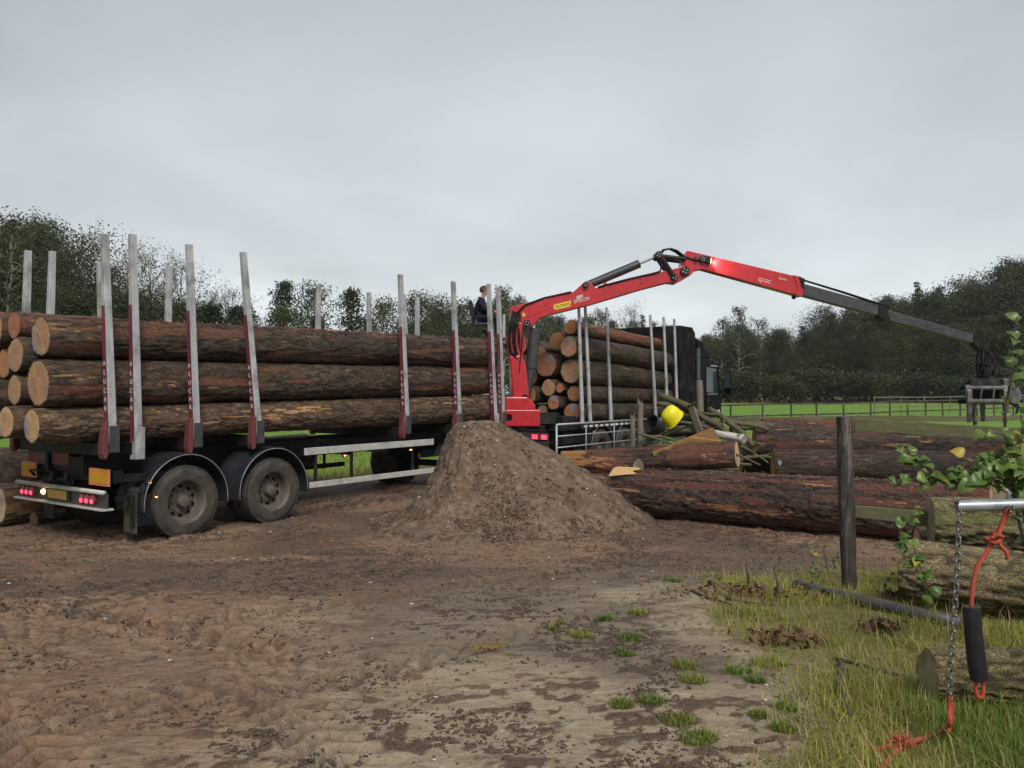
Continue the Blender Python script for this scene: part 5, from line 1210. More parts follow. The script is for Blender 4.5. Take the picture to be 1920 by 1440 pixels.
# grapple: hood, ribbed claw towards the yard, another behind it and a shell plate on the flank
Mg = Matrix.Translation(g(1843, 711)) @ Matrix.Rotation(R(-14), 4, 'Z')
def gm(name, m, mat, bevel=.008):
    m.v = [tuple(Mg @ Vector(p)) for p in m.v]; return m.build(name, MATS[mat], crane, bevel=bevel)
gm('grapple_crown', MB().box((0, 0, -.03), (.52, .34, .10)), 'black_steel')
for sy in (-1, 1):
    gm('hood_plate', MB().add([(-.26, sy * .16, .0), (.26, sy * .16, .0), (.44, sy * .36, -.20), (-.44, sy * .36, -.20), (-.26, sy * .12, -.03), (.26, sy * .12, -.03), (.44, sy * .32, -.23), (-.44, sy * .32, -.23)],
       [(0, 1, 2, 3), (7, 6, 5, 4), (0, 4, 5, 1), (1, 5, 6, 2), (2, 6, 7, 3), (3, 7, 4, 0)]), 'black_steel', 0)
    cl = [(.26, -.14), (.40, -.16), (.50, -.30), (.53, -.55), (.49, -.85), (.42, -1.06), (.38, -1.06), (.39, -.82), (.38, -.55), (.34, -.38), (.26, -.28)]
    for x in ((-.43, .36) if sy < 0 else (-.10, .12)):
        vs = []
        for sx in (-1, 1): vs += [Vector((x + sx * (.055 - .022 * max(0, -b - .5)), sy * a, b)) for a, b in cl]
        n_ = len(cl); gm('grapple_claw', MB().add(vs, [tuple(range(n_))[::-1], tuple(range(n_, 2 * n_))] + [(q, (q + 1) % n_, n_ + (q + 1) % n_, n_ + q) for q in range(n_)]), 'grapple_steel')
    gm('claw_tie_bar', MB().tube([(-.43, sy * .42, -.22), (.36, sy * .42, -.22)], .05, 10), 'grapple_steel' if sy < 0 else 'black_steel', 0)
    gm('claw_tie_bar', MB().tube([(-.43, sy * .47, -.55), (.36, sy * .47, -.55)], .07, 10), 'grapple_steel' if sy < 0 else 'black_steel', 0)
    for x in (-.18, .09): gm('claw_rib', MB().box((x, sy * .47, -.38), (.04, .05, .32), Matrix.Rotation(R(8), 3, 'Y')), 'grapple_steel' if sy < 0 else 'black_steel')
gm('inner_plate', MB().box((0, .05, -.36), (.76, .03, .34)), 'black_steel')
gm('shell_plate', MB().prism([(.34, .02), (.50, .0), (.72, -.20), (.80, -.42), (.74, -.58), (.60, -.62), (.44, -.52), (.40, -.28)], lambda p: Vector((p[0], -.34 + .25 * (p[0] - .34), p[1])), lambda p: Vector((p[0], .30, p[1]))), 'grapple_steel', .03)
gm('flank_claw', MB().prism([(.56, -.60), (.76, -.56), (.80, -.70), (.74, -.86), (.71, -.85), (.74, -.70), (.66, -.66)], lambda p: Vector((p[0], -.05, p[1])), lambda p: Vector((p[0], .03, p[1]))), 'black_steel', .008)
gm('grapple_cylinder', MB().tube([(0, -.30, -.16), (0, .30, -.16)], .07, 14), 'black_steel', 0)

# ------------------------------------------------------------------ the operator on the crane's seat
def skin(name, pts, edges, radii, mat, parent, root=0, sub=2):
    me = bpy.data.meshes.new(name); me.from_pydata([tuple(p) for p in pts], edges, []); me.materials.append(mat)
    o = bpy.data.objects.new(name, me); link(o); o.parent = parent
    mo = o.modifiers.new('skin', 'SKIN'); mo.use_smooth_shade = True
    for i, r in enumerate(radii):
        sv = me.skin_vertices[0].data[i]; sv.radius = r if isinstance(r, tuple) else (r, r); sv.use_root = i == root
    s = o.modifiers.new('sub', 'SUBSURF'); s.levels = sub; s.render_levels = sub
    return o
def build_person():
    base = Vector((.15, CY, 1.1)) + SEAT + Vector((-.02, .25, .05))
    e = empty('person', base); tag(e, 'person in a dark navy work suit sitting on the crane seat, hands on the levers', 'person')
    # +x forward (towards the boom), y across
    B = [(0, 0, .12), (-.04, 0, .30), (-.02, 0, .50), (.02, 0, .60), (.06, 0, .68), (.085, 0, .80), (.085, 0, .87),
         (-.01, .19, .55), (.10, .27, .33), (.33, .17, .28), (.39, .15, .26), (-.01, -.19, .55), (.10, -.27, .33), (.33, -.17, .28), (.39, -.15, .26),
         (.03, .10, .12), (.40, .13, .14), (.42, .12, -.28), (.03, -.10, .12), (.40, -.13, .14), (.42, -.12, -.28)]
    Ed = [(0, 1), (1, 2), (2, 3), (3, 4), (4, 5), (5, 6), (2, 7), (7, 8), (8, 9), (9, 10), (2, 11), (11, 12), (12, 13), (13, 14), (0, 15), (15, 16), (16, 17), (0, 18), (18, 19), (19, 20)]
    rad = [(.12, .15), (.11, .14), (.10, .14), .06, .055, .092, .075, .055, .045, .032, .03, .055, .045, .032, .03, .08, .06, .045, .08, .06, .045]
    skin('body', B, Ed, rad, MATS['skin'], e)
    T = [0, 1, 2, 3, 7, 8, 9, 11, 12, 13]; ix = {k: i for i, k in enumerate(T)}
    jr = {0: (.17, .21), 1: (.165, .205), 2: (.15, .20), 3: (.085, .09), 7: (.10, .10), 8: (.085, .085), 9: (.055, .055), 11: (.10, .10), 12: (.085, .085), 13: (.055, .055)}
    skin('jacket', [B[k] for k in T], [(ix[a], ix[b]) for a, b in Ed if a in ix and b in ix], [jr[k] for k in T], MATS['navy_cloth'], e)
    T = [0, 15, 16, 17, 18, 19, 20]; ix = {k: i for i, k in enumerate(T)}
    pr_ = {0: (.15, .18), 15: .12, 16: .10, 17: .075, 18: .12, 19: .10, 20: .075}
    skin('trousers', [B[k] for k in T], [(ix[a], ix[b]) for a, b in Ed if a in ix and b in ix], [pr_[k] for k in T], MATS['navy_cloth'], e)
    for s in (-1, 1):
        skin('boot', [(.42, s * .12, -.25), (.42, s * .12, -.36), (.50, s * .12, -.40), (.60, s * .12, -.405)], [(0, 1), (1, 2), (2, 3)], [.065, .06, .055, .045], MATS['boot'], e, 0, 2)
        hp = [Vector((.39, s * .15, .26))]; ed = []; rr = [.028]
        hp.append(Vector((.44, s * .15, .25))); ed.append((0, 1)); rr.append(.036)
        for f in range(4):
            y = s * .15 + (f - 1.5) * .02; b = len(hp)
            ln_ = (.035, .042, .040, .030)[f]
            hp += [Vector((.47, y, .255)), Vector((.47 + ln_, y, .235)), Vector((.465 + ln_, y, .205))]; ed += [(1, b), (b, b + 1), (b + 1, b + 2)]; rr += [.0095, .009, .008]
        b = len(hp); hp += [Vector((.445, s * .115, .24)), Vector((.475, s * .112, .215))]; ed += [(1, b), (b, b + 1)]; rr += [.011, .009]
        skin('hand', hp, ed, rr, MATS['skin'], e, 1, 1)
    hd = Vector((.085, 0, .82))
    m = MB(); prof = [(.001, .125), (.05, .118), (.085, .09), (.102, .05), (.106, .01), (.10, -.02)]
    m.lathe(prof, Matrix.Translation(hd + Vector((-.012, 0, 0))) @ Matrix.Rotation(R(-14), 4, 'Y') @ Matrix.Diagonal((1.08, .92, 1, 1)), 20); m.build('hair', MATS['hair'], e, smooth=True)
    f = MB(); f.tube([hd + Vector((.085, 0, .03)), hd + Vector((.118, 0, -.015)), hd + Vector((.095, 0, -.025))], [.008, .017, .008], 8)
    for s in (-1, 1): f.tube([hd + Vector((.0, s * .088, .02)), hd + Vector((-.005, s * .102, .0)), hd + Vector((.0, s * .09, -.03))], [.012, .02, .01], 6)
    f.build('nose_and_ears', MATS['skin'], e, smooth=True)
    f = MB()
    for s in (-1, 1): f.tube([hd + Vector((.088, s * .034 - .012, .028)), hd + Vector((.09, s * .034 + .012, .028))], .008, 6)
    f.tube([hd + Vector((.087, -.025, -.055)), hd + Vector((.092, 0, -.056)), hd + Vector((.087, .025, -.055))], .006, 6)
    f.build('eyes_and_mouth', MATS['hair'], e, smooth=True)
build_person()

# ------------------------------------------------------------------ logs on the ground
GA_ = 'logs lying beyond the fence post'
make_log('log', (1.72, 13.15, .385), (6.1, 10.25, .44), .375, .395, 1501, 'huge wet red-barked log lying across the yard beside the earth mound', 'wet_red_bark', ends=(True, True), tint=(1.05, 1, 1), res=.019, peel=.56, scar=.70, ridge=.022, oval=.04)
lg = bpy.data.objects[[o.name for o in bpy.data.objects if o.get('label', '').startswith('huge wet red')][0]]
# pale felling cut on its butt
Mi = lg.matrix_basis.to_3x3().inverted()
Lh = (Vector((6.1, 10.25, .44)) - Vector((1.72, 13.15, .385))).length / 2
vs = []; 
for i in range(7):
    for j in range(9):
        s = i / 6; a = R(72 + 66 * j / 8); rr = .396 + .004 * math.sin(i * 3 + j * 2)
        wdt = 1 - .25 * s
        vs.append((-Lh - .002 + .42 * s * (1 + .15 * math.sin(j * 1.7)), math.cos(R(90) + (a - R(90)) * wdt) * rr, math.sin(R(90) + (a - R(90)) * wdt) * rr))
MB().add(vs, [(i * 9 + j, i * 9 + j + 1, i * 9 + 10 + j, i * 9 + 9 + j) for i in range(6) for j in range(8)]).build('felling_cut', MATS['fresh_wood'], lg, smooth=True)
make_log('log', (1.15, 18.15, .40), (4.62, 16.5, .73), .27, .285, 1520, 'brown log with a pale sawn end propped on the brushwood heap', 'wet_red_bark', end_col=(TAN, (0.52, 0.42, 0.26)), tint=(1.2, 1.2, 1.15), res=.03, peel=.52, scar=.67, ragged=(.35, 0))
make_log('log', (1.25, 16.9, .50), (2.47, 15.75, .49), .20, .215, 1533, 'split orange-sided log stub with a dark round end beside the mound', 'wet_red_bark', end_col=(TAN, (0.16, 0.13, 0.10)), tint=(1.25, 1.1, 1), res=.03, peel=.45, scar=.52, ragged=(.4, 0), ends=(True, True))
make_log('log', (1.45, 15.5, .22), (3.6, 15.6, .20), .21, .20, 1545, 'low dark log under the orange-sided stub beside the mound', 'wet_red_bark', end_col=(PALE, TAN), res=.035, peel=.6, scar=.7)
make_log('log', (3.55, 18.2, .20), (4.1, 16.4, .20), .20, .22, 1549, 'short dark log bearing the propped brown log', 'bark', res=.05)
make_log('log', (5.80, 19.25, .80), (11.6, 18.6, .80), .36, .34, 1561, 'long brown log on top of two others behind the fence post, pale scraped patches', 'wet_red_bark', tint=(.95, .98, .95), res=.032, peel=.60, scar=.69, group=GA_)
lgB = make_log('log', (5.98, 18.45, .36), (10.6, 17.75, .37), .335, .34, 1573, 'dark log with a blue paint mark lying in front of the log stack', 'wet_red_bark', tint=(.85, .85, .85), res=.032, peel=.60, scar=.76, group=GA_)
MB().add([(-2.24 + .045 * math.cos(a) * (1 + .35 * math.sin(5 * a + 1)), -.338 - .012, .05 + .06 * math.sin(a) * (1 + .25 * math.cos(4 * a))) for a in np.linspace(0, 6.1, 12)], [tuple(range(12))]).build('paint_mark', MATS['blue_paint'], lgB)
make_log('log', (5.7, 20.05, .34), (11.5, 19.5, .34), .335, .33, 1585, 'log hidden at the back of the stack behind the fence post', 'wet_red_bark', res=.06, group=GA_)
make_log('log', (6.45, 20.75, 1.02), (10.4, 20.4, .98), .32, .30, 1597, 'red-barked log on the crest at the back of the stack', 'wet_red_bark', tint=(1.25, 1, 1), res=.04, peel=.5, scar=.8, group=GA_)
make_log('log', (6.2, 21.3, .36), (11.2, 21.0, .35), .35, .34, 1599, 'log hidden under the crest log of the stack', 'wet_red_bark', res=.06, group=GA_)
# mossy trunks by the chain
make_log('mossy_log', (2.98, 6.16, .645), (4.9, 4.85, .63), .225, .23, 1611, 'mossy greenish log lying in the grass, its end below the upper log', 'mossy_bark', end_mat='old_cut', res=.016, peel=.62, scar=.75, ridge=.02)
make_log('mossy_log', (3.42, 6.58, .92), (5.4, 5.95, .92), .225, .23, 1623, 'mossy furrowed log lying on top behind the hanging chain', 'mossy_bark', end_mat='old_cut', res=.016, peel=.64, scar=.8, tint=(.85, .9, .8), ridge=.024)
make_log('mossy_log', (3.5, 6.95, .62), (5.5, 6.4, .62), .215, .22, 1629, 'mossy log hidden under the upper mossy log', 'mossy_bark', res=.03, tint=(.7, .75, .7))
make_log('mossy_log', (2.16, 4.2, .535), (4.0, 4.1, .53), .138, .145, 1635, 'thin mossy log lying in the grass under the black rubber sleeve', 'mossy_bark', end_mat='old_cut', res=.012, peel=.66, scar=.78, tint=(.85, .85, .72), ridge=.016)
# logs piled beyond the trailer's tail
make_log('log', tw(-1.6, 3.75, .72), tw(5.5, 3.9, .70), .40, .38, 1651, 'thick furrowed log on the pile beyond the tail of the trailer', 'bark', end_col=(TAN, TAN), tint=(1.2, 1.25, 1.2), res=.035, peel=.7, scar=.85, group='logs beyond the trailer')
make_log('log', tw(-1.7, 4.6, .45), tw(5.0, 4.7, .45), .42, .40, 1657, 'log at the back of the pile beyond the tail of the trailer', 'bark', res=.06, group='logs beyond the trailer')
make_log('log', tw(-1.15, 3.05, .33), tw(.6, 3.25, .30), .33, .28, 1663, 'short pale trunk section with stripped bark under the tail of the trailer', 'bark', end_col=((0.42, 0.34, 0.23), TAN), tint=(1.1, 1.05, 1), res=.03, peel=.40, scar=.36, group='logs beyond the trailer')
make_log('log', tw(-.75, 2.75, .11), tw(.5, 2.95, .11), .11, .10, 1669, 'thin round log end lying under the tail of the trailer', 'bark', end_col=((0.22, 0.16, 0.11), TAN), res=.04, group='logs beyond the trailer')

# loose bark and splinters lying on the load
def debris(name, label, P, S, mat, seed, cat, long=2.6):
    rs = np.random.RandomState(seed); n = len(P); a, b = rot_frame(rs, n)
    a[:, 2] *= .35; b[:, 2] *= .35; s = S[:, None]; c = np.cross(a, b)
    V = np.stack([P - a * s * long, P - b * s * .6 + c * s * .2, P + a * s * long * rs.uniform(.6, 1, (n, 1)), P + b * s * .6, P + c * s * .5], 1)
    T = (5 * np.arange(n)[:, None, None] + np.array([(0, 1, 4), (1, 2, 4), (2, 3, 4), (3, 0, 4), (0, 3, 2), (0, 2, 1)])[None]).reshape(-1, 3)
    o = np_mesh(name, V.reshape(-1, 3), T=T, mat=MATS[mat]); tag(o, label, cat, kind='stuff'); return o
rs = np.random.RandomState(77)
def on_load(n, su=None):
    u = rs.uniform(-1.6, 7.6, n) if su is None else rs.normal(su, .7, n).clip(-1.5, 7.6); k = (u + 1.73) / 9.58; r = .255 + .045 * k; zc = 2.69 + .175 * k
    a = rs.normal(R(95), R(24), n); v = .44 - np.cos(a) * (r + .004); z = zc + np.sin(a) * (r + .008)
    return np.array([tuple(tw(u_, v_, z_)) for u_, v_, z_ in zip(u, v, z)])
debris('loose_bark', 'loose reddish bark flakes lying along the top of the trailer load', np.concatenate([on_load(500), on_load(420, 2.2), on_load(160, 4.4)]), rs.uniform(.008, .034, 1080), 'bark_flake', 1, 'bark flakes')
debris('load_splinters', 'pale wood splinters lying along the top of the trailer load', np.concatenate([on_load(40), on_load(60, 2.6)]), rs.uniform(.005, .013, 100), 'fresh_wood', 2, 'splinters', 6)
x, y = mud_points(160, -7, 4, 7, 13)
debris('ground_bark', 'orange bark chips trodden into the mud by the trailer', np.stack([x, y, gz(x, y) + .012], 1), rs.uniform(.006, .02, len(x)), 'fresh_orange_wood', 3, 'bark chips')
x = rs.uniform(1.2, 5.4, 300); y = 13.2 - (x - 1.72) * .66 - .45 - np.abs(rs.randn(300)) * .25
debris('log_side_bark', 'red bark crumbs fallen along the huge red log', np.stack([x, y, gz(x, y) + .01], 1), rs.uniform(.006, .02, 300), 'bark_flake', 4, 'bark crumbs')
def on_big(n):
    t = rs.uniform(.05, .98, n); a = rs.normal(R(75), R(30), n); A = np.array((1.72, 13.15, .385)); Bv = np.array((6.1, 10.25, .44)); ax = (Bv - A) / np.linalg.norm(Bv - A); sd = np.array((ax[1], -ax[0], 0)); sd = sd if sd[1] < 0 else -sd
    P = A + (Bv - A) * t[:, None]; return P + sd * (np.cos(a) * .392)[:, None] + np.array((0, 0, 1)) * (np.sin(a) * .392)[:, None]
debris('log_bark_scales', 'pinkish bark scales lifting off the huge red log', on_big(900), rs.uniform(.006, .022, 900), 'pink_flake', 5, 'bark scales', 2.2)
debris('log_pale_scales', 'pale torn scales on the huge red log', on_big(110), rs.uniform(.004, .012, 110), 'fresh_wood', 6, 'bark scales', 2.4)

# ------------------------------------------------------------------ galvanised gate
g0_, g1_ = Vector((1.02, 18.4, 0)), Vector((4.25, 23.0, 0)); gl = (g1_ - g0_).length
gate = empty('field_gate', g0_, math.atan2((g1_ - g0_).y, (g1_ - g0_).x)); tag(gate, 'galvanised tubular field gate standing along the side of the lorry', 'gate')
for z, r in ((1.25, .025), (.98, .016), (.72, .016), (.48, .016), (.22, .02)): MB().cyl((0, 0, z), (gl, 0, z), r, n=10).build('gate_rail', MATS['galv'], gate, smooth=True)
for u, r in ((0, .028), (1.35, .014), (2.8, .014), (4.2, .014), (gl, .028)): MB().cyl((u, .0, .0 if u in (0, gl) else .22), (u, 0, 1.25), r, n=10).build('gate_upright', MATS['galv'], gate, smooth=True)

# ------------------------------------------------------------------ posts
def rough_post(name, base, top, r, seed, mat, label, parent=None, n=14, rings=16, cat='post', split=0.0, rtop=None):
    rs = np.random.RandomState(seed); base, top = Vector(base), Vector(top); H = (top - base).length; m = MB(); vs = []
    for i in range(rings + 1):
        t = i / rings; rr = r + ((rtop or r) - r) * t
        for k in range(n):
            a = 2 * math.pi * k / n
            q = rr * (1 + .16 * (float(fbm2(math.cos(a) * 2 + seed, math.sin(a) * 2 + t * 1.5, 3, seed)) - .5) * 2 + .05 * rs.randn())
            zz = t * H + (split * H * .18 * float(vn2(math.cos(a) * 2.4, math.sin(a) * 2.4, seed)) if i == rings else 0)
            vs.append((math.cos(a) * q, math.sin(a) * q, zz))
    fs = [(i * n + k, i * n + (k + 1) % n, (i + 1) * n + (k + 1) % n, (i + 1) * n + k) for i in range(rings) for k in range(n)]
    vs.append((0, 0, H * (1 - .05 * (split > 0)))); fs += [(rings * n + k, rings * n + (k + 1) % n, len(vs) - 1) for k in range(n)]
    o = m.add(vs, fs).build(name, MATS[mat], parent, autos=50); d = top - base
    o.location = base; o.rotation_euler = d.to_track_quat('Z', 'Y').to_euler()
    if parent is None: tag(o, label, cat)
    return o
fence = empty('plank_fence', (2.885, 6.9, .3)); tag(fence, 'dark round fence post with mossy planks nailed to it', 'fence')
rough_post('post', (.01, 0, -.25), (-.035, 0, 1.49), .062, 3, 'old_post', None, fence, 18, 26)
rough_post('post', (2.0, -.85, -.25), (2.0, -.85, 1.49), .062, 4, 'old_post', None, fence, 18, 26)
def plank(name, a, b, h, th, mat, parent, seed=0):
    a, b = Vector(a), Vector(b); d = (b - a); L = d.length; n = 20; vs = []
    M = frame(a, d); rd = random.Random(seed)
    for i in range(n + 1):
        w = [rd.uniform(-.006, .006) for _ in range(4)]
        for (y, z), q in zip(((-th / 2, -h / 2), (th / 2, -h / 2), (th / 2, h / 2), (-th / 2, h / 2)), w): vs.append(M @ Vector((L * i / n, y, z + q)))
    fs = [(i * 4 + j, i * 4 + (j + 1) % 4, i * 4 + 4 + (j + 1) % 4, i * 4 + 4 + j) for i in range(n) for j in range(4)] + [(0, 1, 2, 3), (n * 4, n * 4 + 3, n * 4 + 2, n * 4 + 1)]
    return MB().add(vs, fs).build(name, MATS[mat], parent, bevel=.004)
plank('plank', (.06, .01, 1.42), (2.1, -.82, 1.31), .105, .03, 'mossy_plank', fence, 1)
plank('plank', (.06, .01, .675), (2.1, -.82, .58), .11, .03, 'mossy_plank', fence, 2)
rough_post('old_post', (4.42, 18.6, 0), (4.35, 18.7, 2.27), .085, 11, 'weathered_wood', 'tall mossy post standing in the brushwood heap beside the lorry cab')
bpy.data.objects[-1] if False else None
for i, (px, py, Y, h, r, lab) in enumerate(((1192, 800, 17.6, 1.35, .075, 'broken reddish gate post standing beside a taller splintered one'), (1201, 765, 17.5, 1.62, .085, 'splintered grey gate post, tallest of three at the gate end'), (1213, 795, 17.9, 1.30, .07, 'short mossy gate post leaning beside the splintered one'))):
    X = (px - 960) / F_PX * Y
    rough_post('split_post', (X + .05 * (i - 1), Y, -.02), (X - .06 + .05 * i, Y, h), r, 20 + i, 'weathered_wood', lab, split=1.0, rtop=r * .8)
plank_o = plank('leaning_plank', at(1296, 763, 17.9), at(1313, 812, 17.7), .16, .045, 'weathered_wood', None, 5); tag(plank_o, 'pale sawn plank end leaning upright against the brushwood', 'plank')
# brushwood heap
def branch(a, b, r0, r1, seed, label, mat='branch_bark', name='branch', fork=True, bow=.04):
    rd = random.Random(seed); a, b = Vector(a), Vector(b); L = (b - a).length; pts = []; n = 9
    for i in range(n):
        t = i / (n - 1); pts.append(a.lerp(b, t) + Vector((rd.uniform(-1, 1), rd.uniform(-1, 1), rd.uniform(-1, 1))) * bow * L * .25 * (0 < i < n - 1) + Vector((0, 0, bow * L * math.sin(math.pi * t))))
    m = MB().tube([p - a for p in pts], [r0 + (r1 - r0) * i / (n - 1) * rd.uniform(.92, 1.08) for i in range(n)], 9)
    o = m.build(name, MATS[mat], None, smooth=True); o.location = a
    if fork:
        for k in range(2):
            i = rd.randrange(3, n - 1); p = pts[i] - a; d = ((b - a).normalized() + Vector((rd.uniform(-.8, .8), rd.uniform(-.8, .8), rd.uniform(-.1, .7)))).normalized()
            MB().tube([p, p + d * L * .12, p + d * L * .25 + Vector((0, 0, .03))], [r1 * .7, r1 * .5, r1 * .25], 6).build('side_twig', MATS[mat], o, smooth=True)
    tag(o, label, 'branch', 'branches in the brushwood heap'); return o
BR = [((1237, 742, 19.0), (1388, 832, 17.2), .085, .07, 'thick mottled pole sloping down across the brushwood heap'), ((1232, 757, 18.8), (1330, 788, 18.2), .065, .05, 'mossy pole under the yellow tub in the brushwood heap'),
      ((1330, 768, 18.2), (1412, 836, 16.9), .075, .06, 'long grey pole sliding off the end of the brushwood heap'), ((1262, 775, 18.4), (1352, 800, 18.0), .05, .04, 'mossy bent branch in the middle of the brushwood heap'),
      ((1215, 816, 17.6), (1356, 788, 18.4), .022, .012, 'thin dark straight stick lying across the brushwood heap'), ((1215, 822, 18.2), (1310, 806, 18.0), .085, .08, 'dark rotting trunk at the bottom of the brushwood heap'),
      ((1205, 818, 17.3), (1275, 828, 17.2), .035, .02, 'forked grey branch by the gate posts'), ((1195, 812, 17.2), (1270, 836, 17.1), .03, .02, 'bare forked branch lying by the gate posts'), ((1250, 792, 18.0), (1345, 806, 17.8), .04, .03, 'greenish branch below the yellow tub'),
      ((1300, 790, 18.6), (1440, 806, 18.9), .06, .05, 'mossy branch poking out behind the sawn board'), ((1372, 808, 18.9), (1448, 800, 19.6), .10, .09, 'mossy round pole at the edge of the log stack'), ((1375, 850, 16.4), (1425, 872, 16.0), .03, .015, 'thin twisted branch under the propped log end'),
      ((1385, 862, 16.9), (1445, 858, 17.4), .045, .03, 'grey branch stub between the log piles'), ((1380, 835, 17.6), (1440, 868, 17.0), .04, .02, 'crooked branch in the gap between the log piles'), ((1225, 836, 17.6), (1300, 848, 17.4), .05, .04, 'brown branch under the sawn board'), ((1280, 812, 18.3), (1390, 818, 18.0), .05, .04, 'grey branch beneath the birch log')]
for i, (a, b, r0, r1, lb) in enumerate(BR): branch(at(*a), at(*b), r0, r1, 40 + i, lb, bow=.05 if r0 > .03 else .01, fork=i % 2 == 0)
rd = random.Random(91)
for i in range(14):                                                   # the body of the heap
    Y = rd.uniform(17.2, 18.9); px = rd.uniform(1215, 1350); L = rd.uniform(.9, 1.9); an = rd.uniform(-.5, .5); z = rd.uniform(.08, .75)
    X = (px - 960) / F_PX * Y; d = Vector((math.cos(an), math.sin(an), rd.uniform(-.18, .12)))
    branch(Vector((X, Y, z)) - d * L / 2, Vector((X, Y, z)) + d * L / 2, rd.uniform(.025, .07), rd.uniform(.015, .04), 60 + i, 'weathered branch tangled in the body of the brushwood heap', fork=True)
bl = make_log('birch_log', at(1338, 812, 17.3), at(1396, 823, 16.7), .085, .10, 1701, 'short white birch log on the end of the brushwood heap', 'mossy_bark', end_col=(TAN, (0.30, 0.24, 0.18)), res=.03, ridge=.003); bl.children[0].data.materials[0] = MATS['birch_bark']
bd = MB().prism([(1222, 848), (1262, 832), (1334, 803), (1340, 806), (1349, 822), (1347, 826), (1290, 846), (1225, 855)], lambda p: at(p[0], p[1], 16.95), lambda p: at(p[0], p[1], 16.95) + Vector((.01, .06, .012))).build('sawn_board', MATS['sawn_board'], None, bevel=.006); tag(bd, 'broad brown sawn slab leaning on the propped log', 'board')
sp = MB().tube([at(1293, 819, 16.85), at(1351, 827, 16.8)], .012, 5).build('splinter', MATS['fresh_orange_wood']); tag(sp, 'thin orange splinter lying against the sawn slab', 'splinter')
# yellow tub and black tub on the heap
def tub(name, c, r, h, axis, mat, label, dent):
    m = MB(); n = 28; M = Matrix.Translation(c) @ Vector(axis).to_track_quat('Z', 'X').to_matrix().to_4x4()
    prof = [(.001, -.05), (r * .35, -.035), (r * .62, .0), (r * .76, .05), (r * .88, h * .5), (r * .97, h * .94), (r * 1.05, h * .95), (r * 1.05, h), (r * .95, h), (r * .86, h * .5), (r * .70, .03), (.001, .03)]
    m.lathe(prof, M, n)
    m.v = [tuple(Vector(p) + Vector((0, 0, dent * math.sin(9 * p[0] + 4 * p[2]) * .5))) for p in m.v]
    o = m.build(name, MATS[mat], None, autos=40); tag(o, label, 'tub'); return o
tub('yellow_tub', at(1250, 770, 17.75), .235, .29, (.55, .30, -.62), 'yellow_plastic', 'bright yellow dented plastic tub tipped on the brushwood', .07)
tub('black_tub', at(1240, 806, 17.7), .20, .34, (-.75, -.45, .42), 'black_plastic', 'black rubber tub lying on its side below the yellow tub', .015)

# ------------------------------------------------------------------ paddock fences in the meadow
def paddock(name, label, P, h, pr, rails, mat, rmat=None, rr=.03):
    base = Vector((P[0][0], P[0][1], float(g0(*P[0])))); e = empty(name, base); tag(e, label, 'fence')
    rd = random.Random(len(P)); tops = []
    for (x, y) in P:
        z = float(g0(x, y)); b = Vector((x, y, z - .05)) - base; t = b + Vector((rd.uniform(-.05, .05), 0, h + .05 + rd.uniform(-.04, .04)))
        MB().tube([b, t], [pr, pr * .9], 7).build('post', MATS[mat], e); tops.append((b, t))
    for fr in rails:
        for (b0, t0), (b1, t1) in zip(tops[:-1], tops[1:]):
            a, c = b0.lerp(t0, fr), b1.lerp(t1, fr); off = Vector((0, -pr - rr * .4, 0))
            plank('rail', a + off, c + off, rr * 2.2, rr, rmat or mat, e, rd.randrange(999))
    return e
fx = lambda px, Y: ((px - 960) / F_PX * Y, Y)
paddock('paddock_fence', 'dark thin post-and-rail fence across the green meadow', [fx(p, 42 + i * .9) for i, p in enumerate((1340, 1370, 1430, 1484, 1532, 1582, 1632, 1668, 1702, 1735, 1768, 1800, 1832, 1864, 1900, 1940))], 1.25, .055, (.97, .5), 'old_post', rr=.04)
paddock('plank_paddock_fence', 'mossy broad-railed fence behind the log stack', [fx(p, 24 + i * .25) for i, p in enumerate((1330, 1420, 1506, 1612, 1712, 1830, 1960))], 1.28, .07, (.93, .40), 'old_post', 'mossy_plank', .075)
paddock('pale_paddock_fence', 'thin pale rail fence at the far side of the meadow', [fx(p, 56 + i) for i, p in enumerate((1640, 1690, 1735, 1780, 1825, 1870, 1920, 1970))], 1.3, .04, (.95, .45), 'weathered_wood', 'weathered_wood', .03)

# ------------------------------------------------------------------ chainsaw on the trailer's far tray
sawp = tw(3.25, 2.36, .536); saw = empty('chainsaw', sawp, TR_A + R(180)); tag(saw, 'orange and grey chainsaw resting on the tray beyond the side guards', 'chainsaw')
MB().box((-.22, 0, .12), (.34, .15, .20)).build('motor_housing', MATS['saw_orange'], saw, bevel=.03)
MB().box((-.02, 0, .09), (.16, .15, .15)).build('crankcase', MATS['saw_grey'], saw, bevel=.02)
MB().prism([(.04, .04), (.50, .045), (.55, .07), (.50, .10), (.04, .105)], lambda p: (p[0], -.006, p[1]), lambda p: (p[0], .006, p[1])).build('guide_bar', MATS['saw_grey'], saw)
MB().tube([(-.38, 0, .18), (-.50, 0, .14), (-.50, 0, .05), (-.36, 0, .02), (-.2, 0, .01)], .016, 7).build('rear_handle', MATS['saw_grey'], saw, smooth=True)
MB().tube([(-.06, -.10, .05), (-.05, -.10, .24), (-.05, .10, .24), (-.06, .10, .05)], .014, 7).build('front_handle', MATS['black_plastic'], saw, smooth=True)
MB().box((.02, 0, .24), (.02, .16, .10), Matrix.Rotation(R(-20), 3, 'Y')).build('hand_guard', MATS['black_plastic'], saw, bevel=.006)

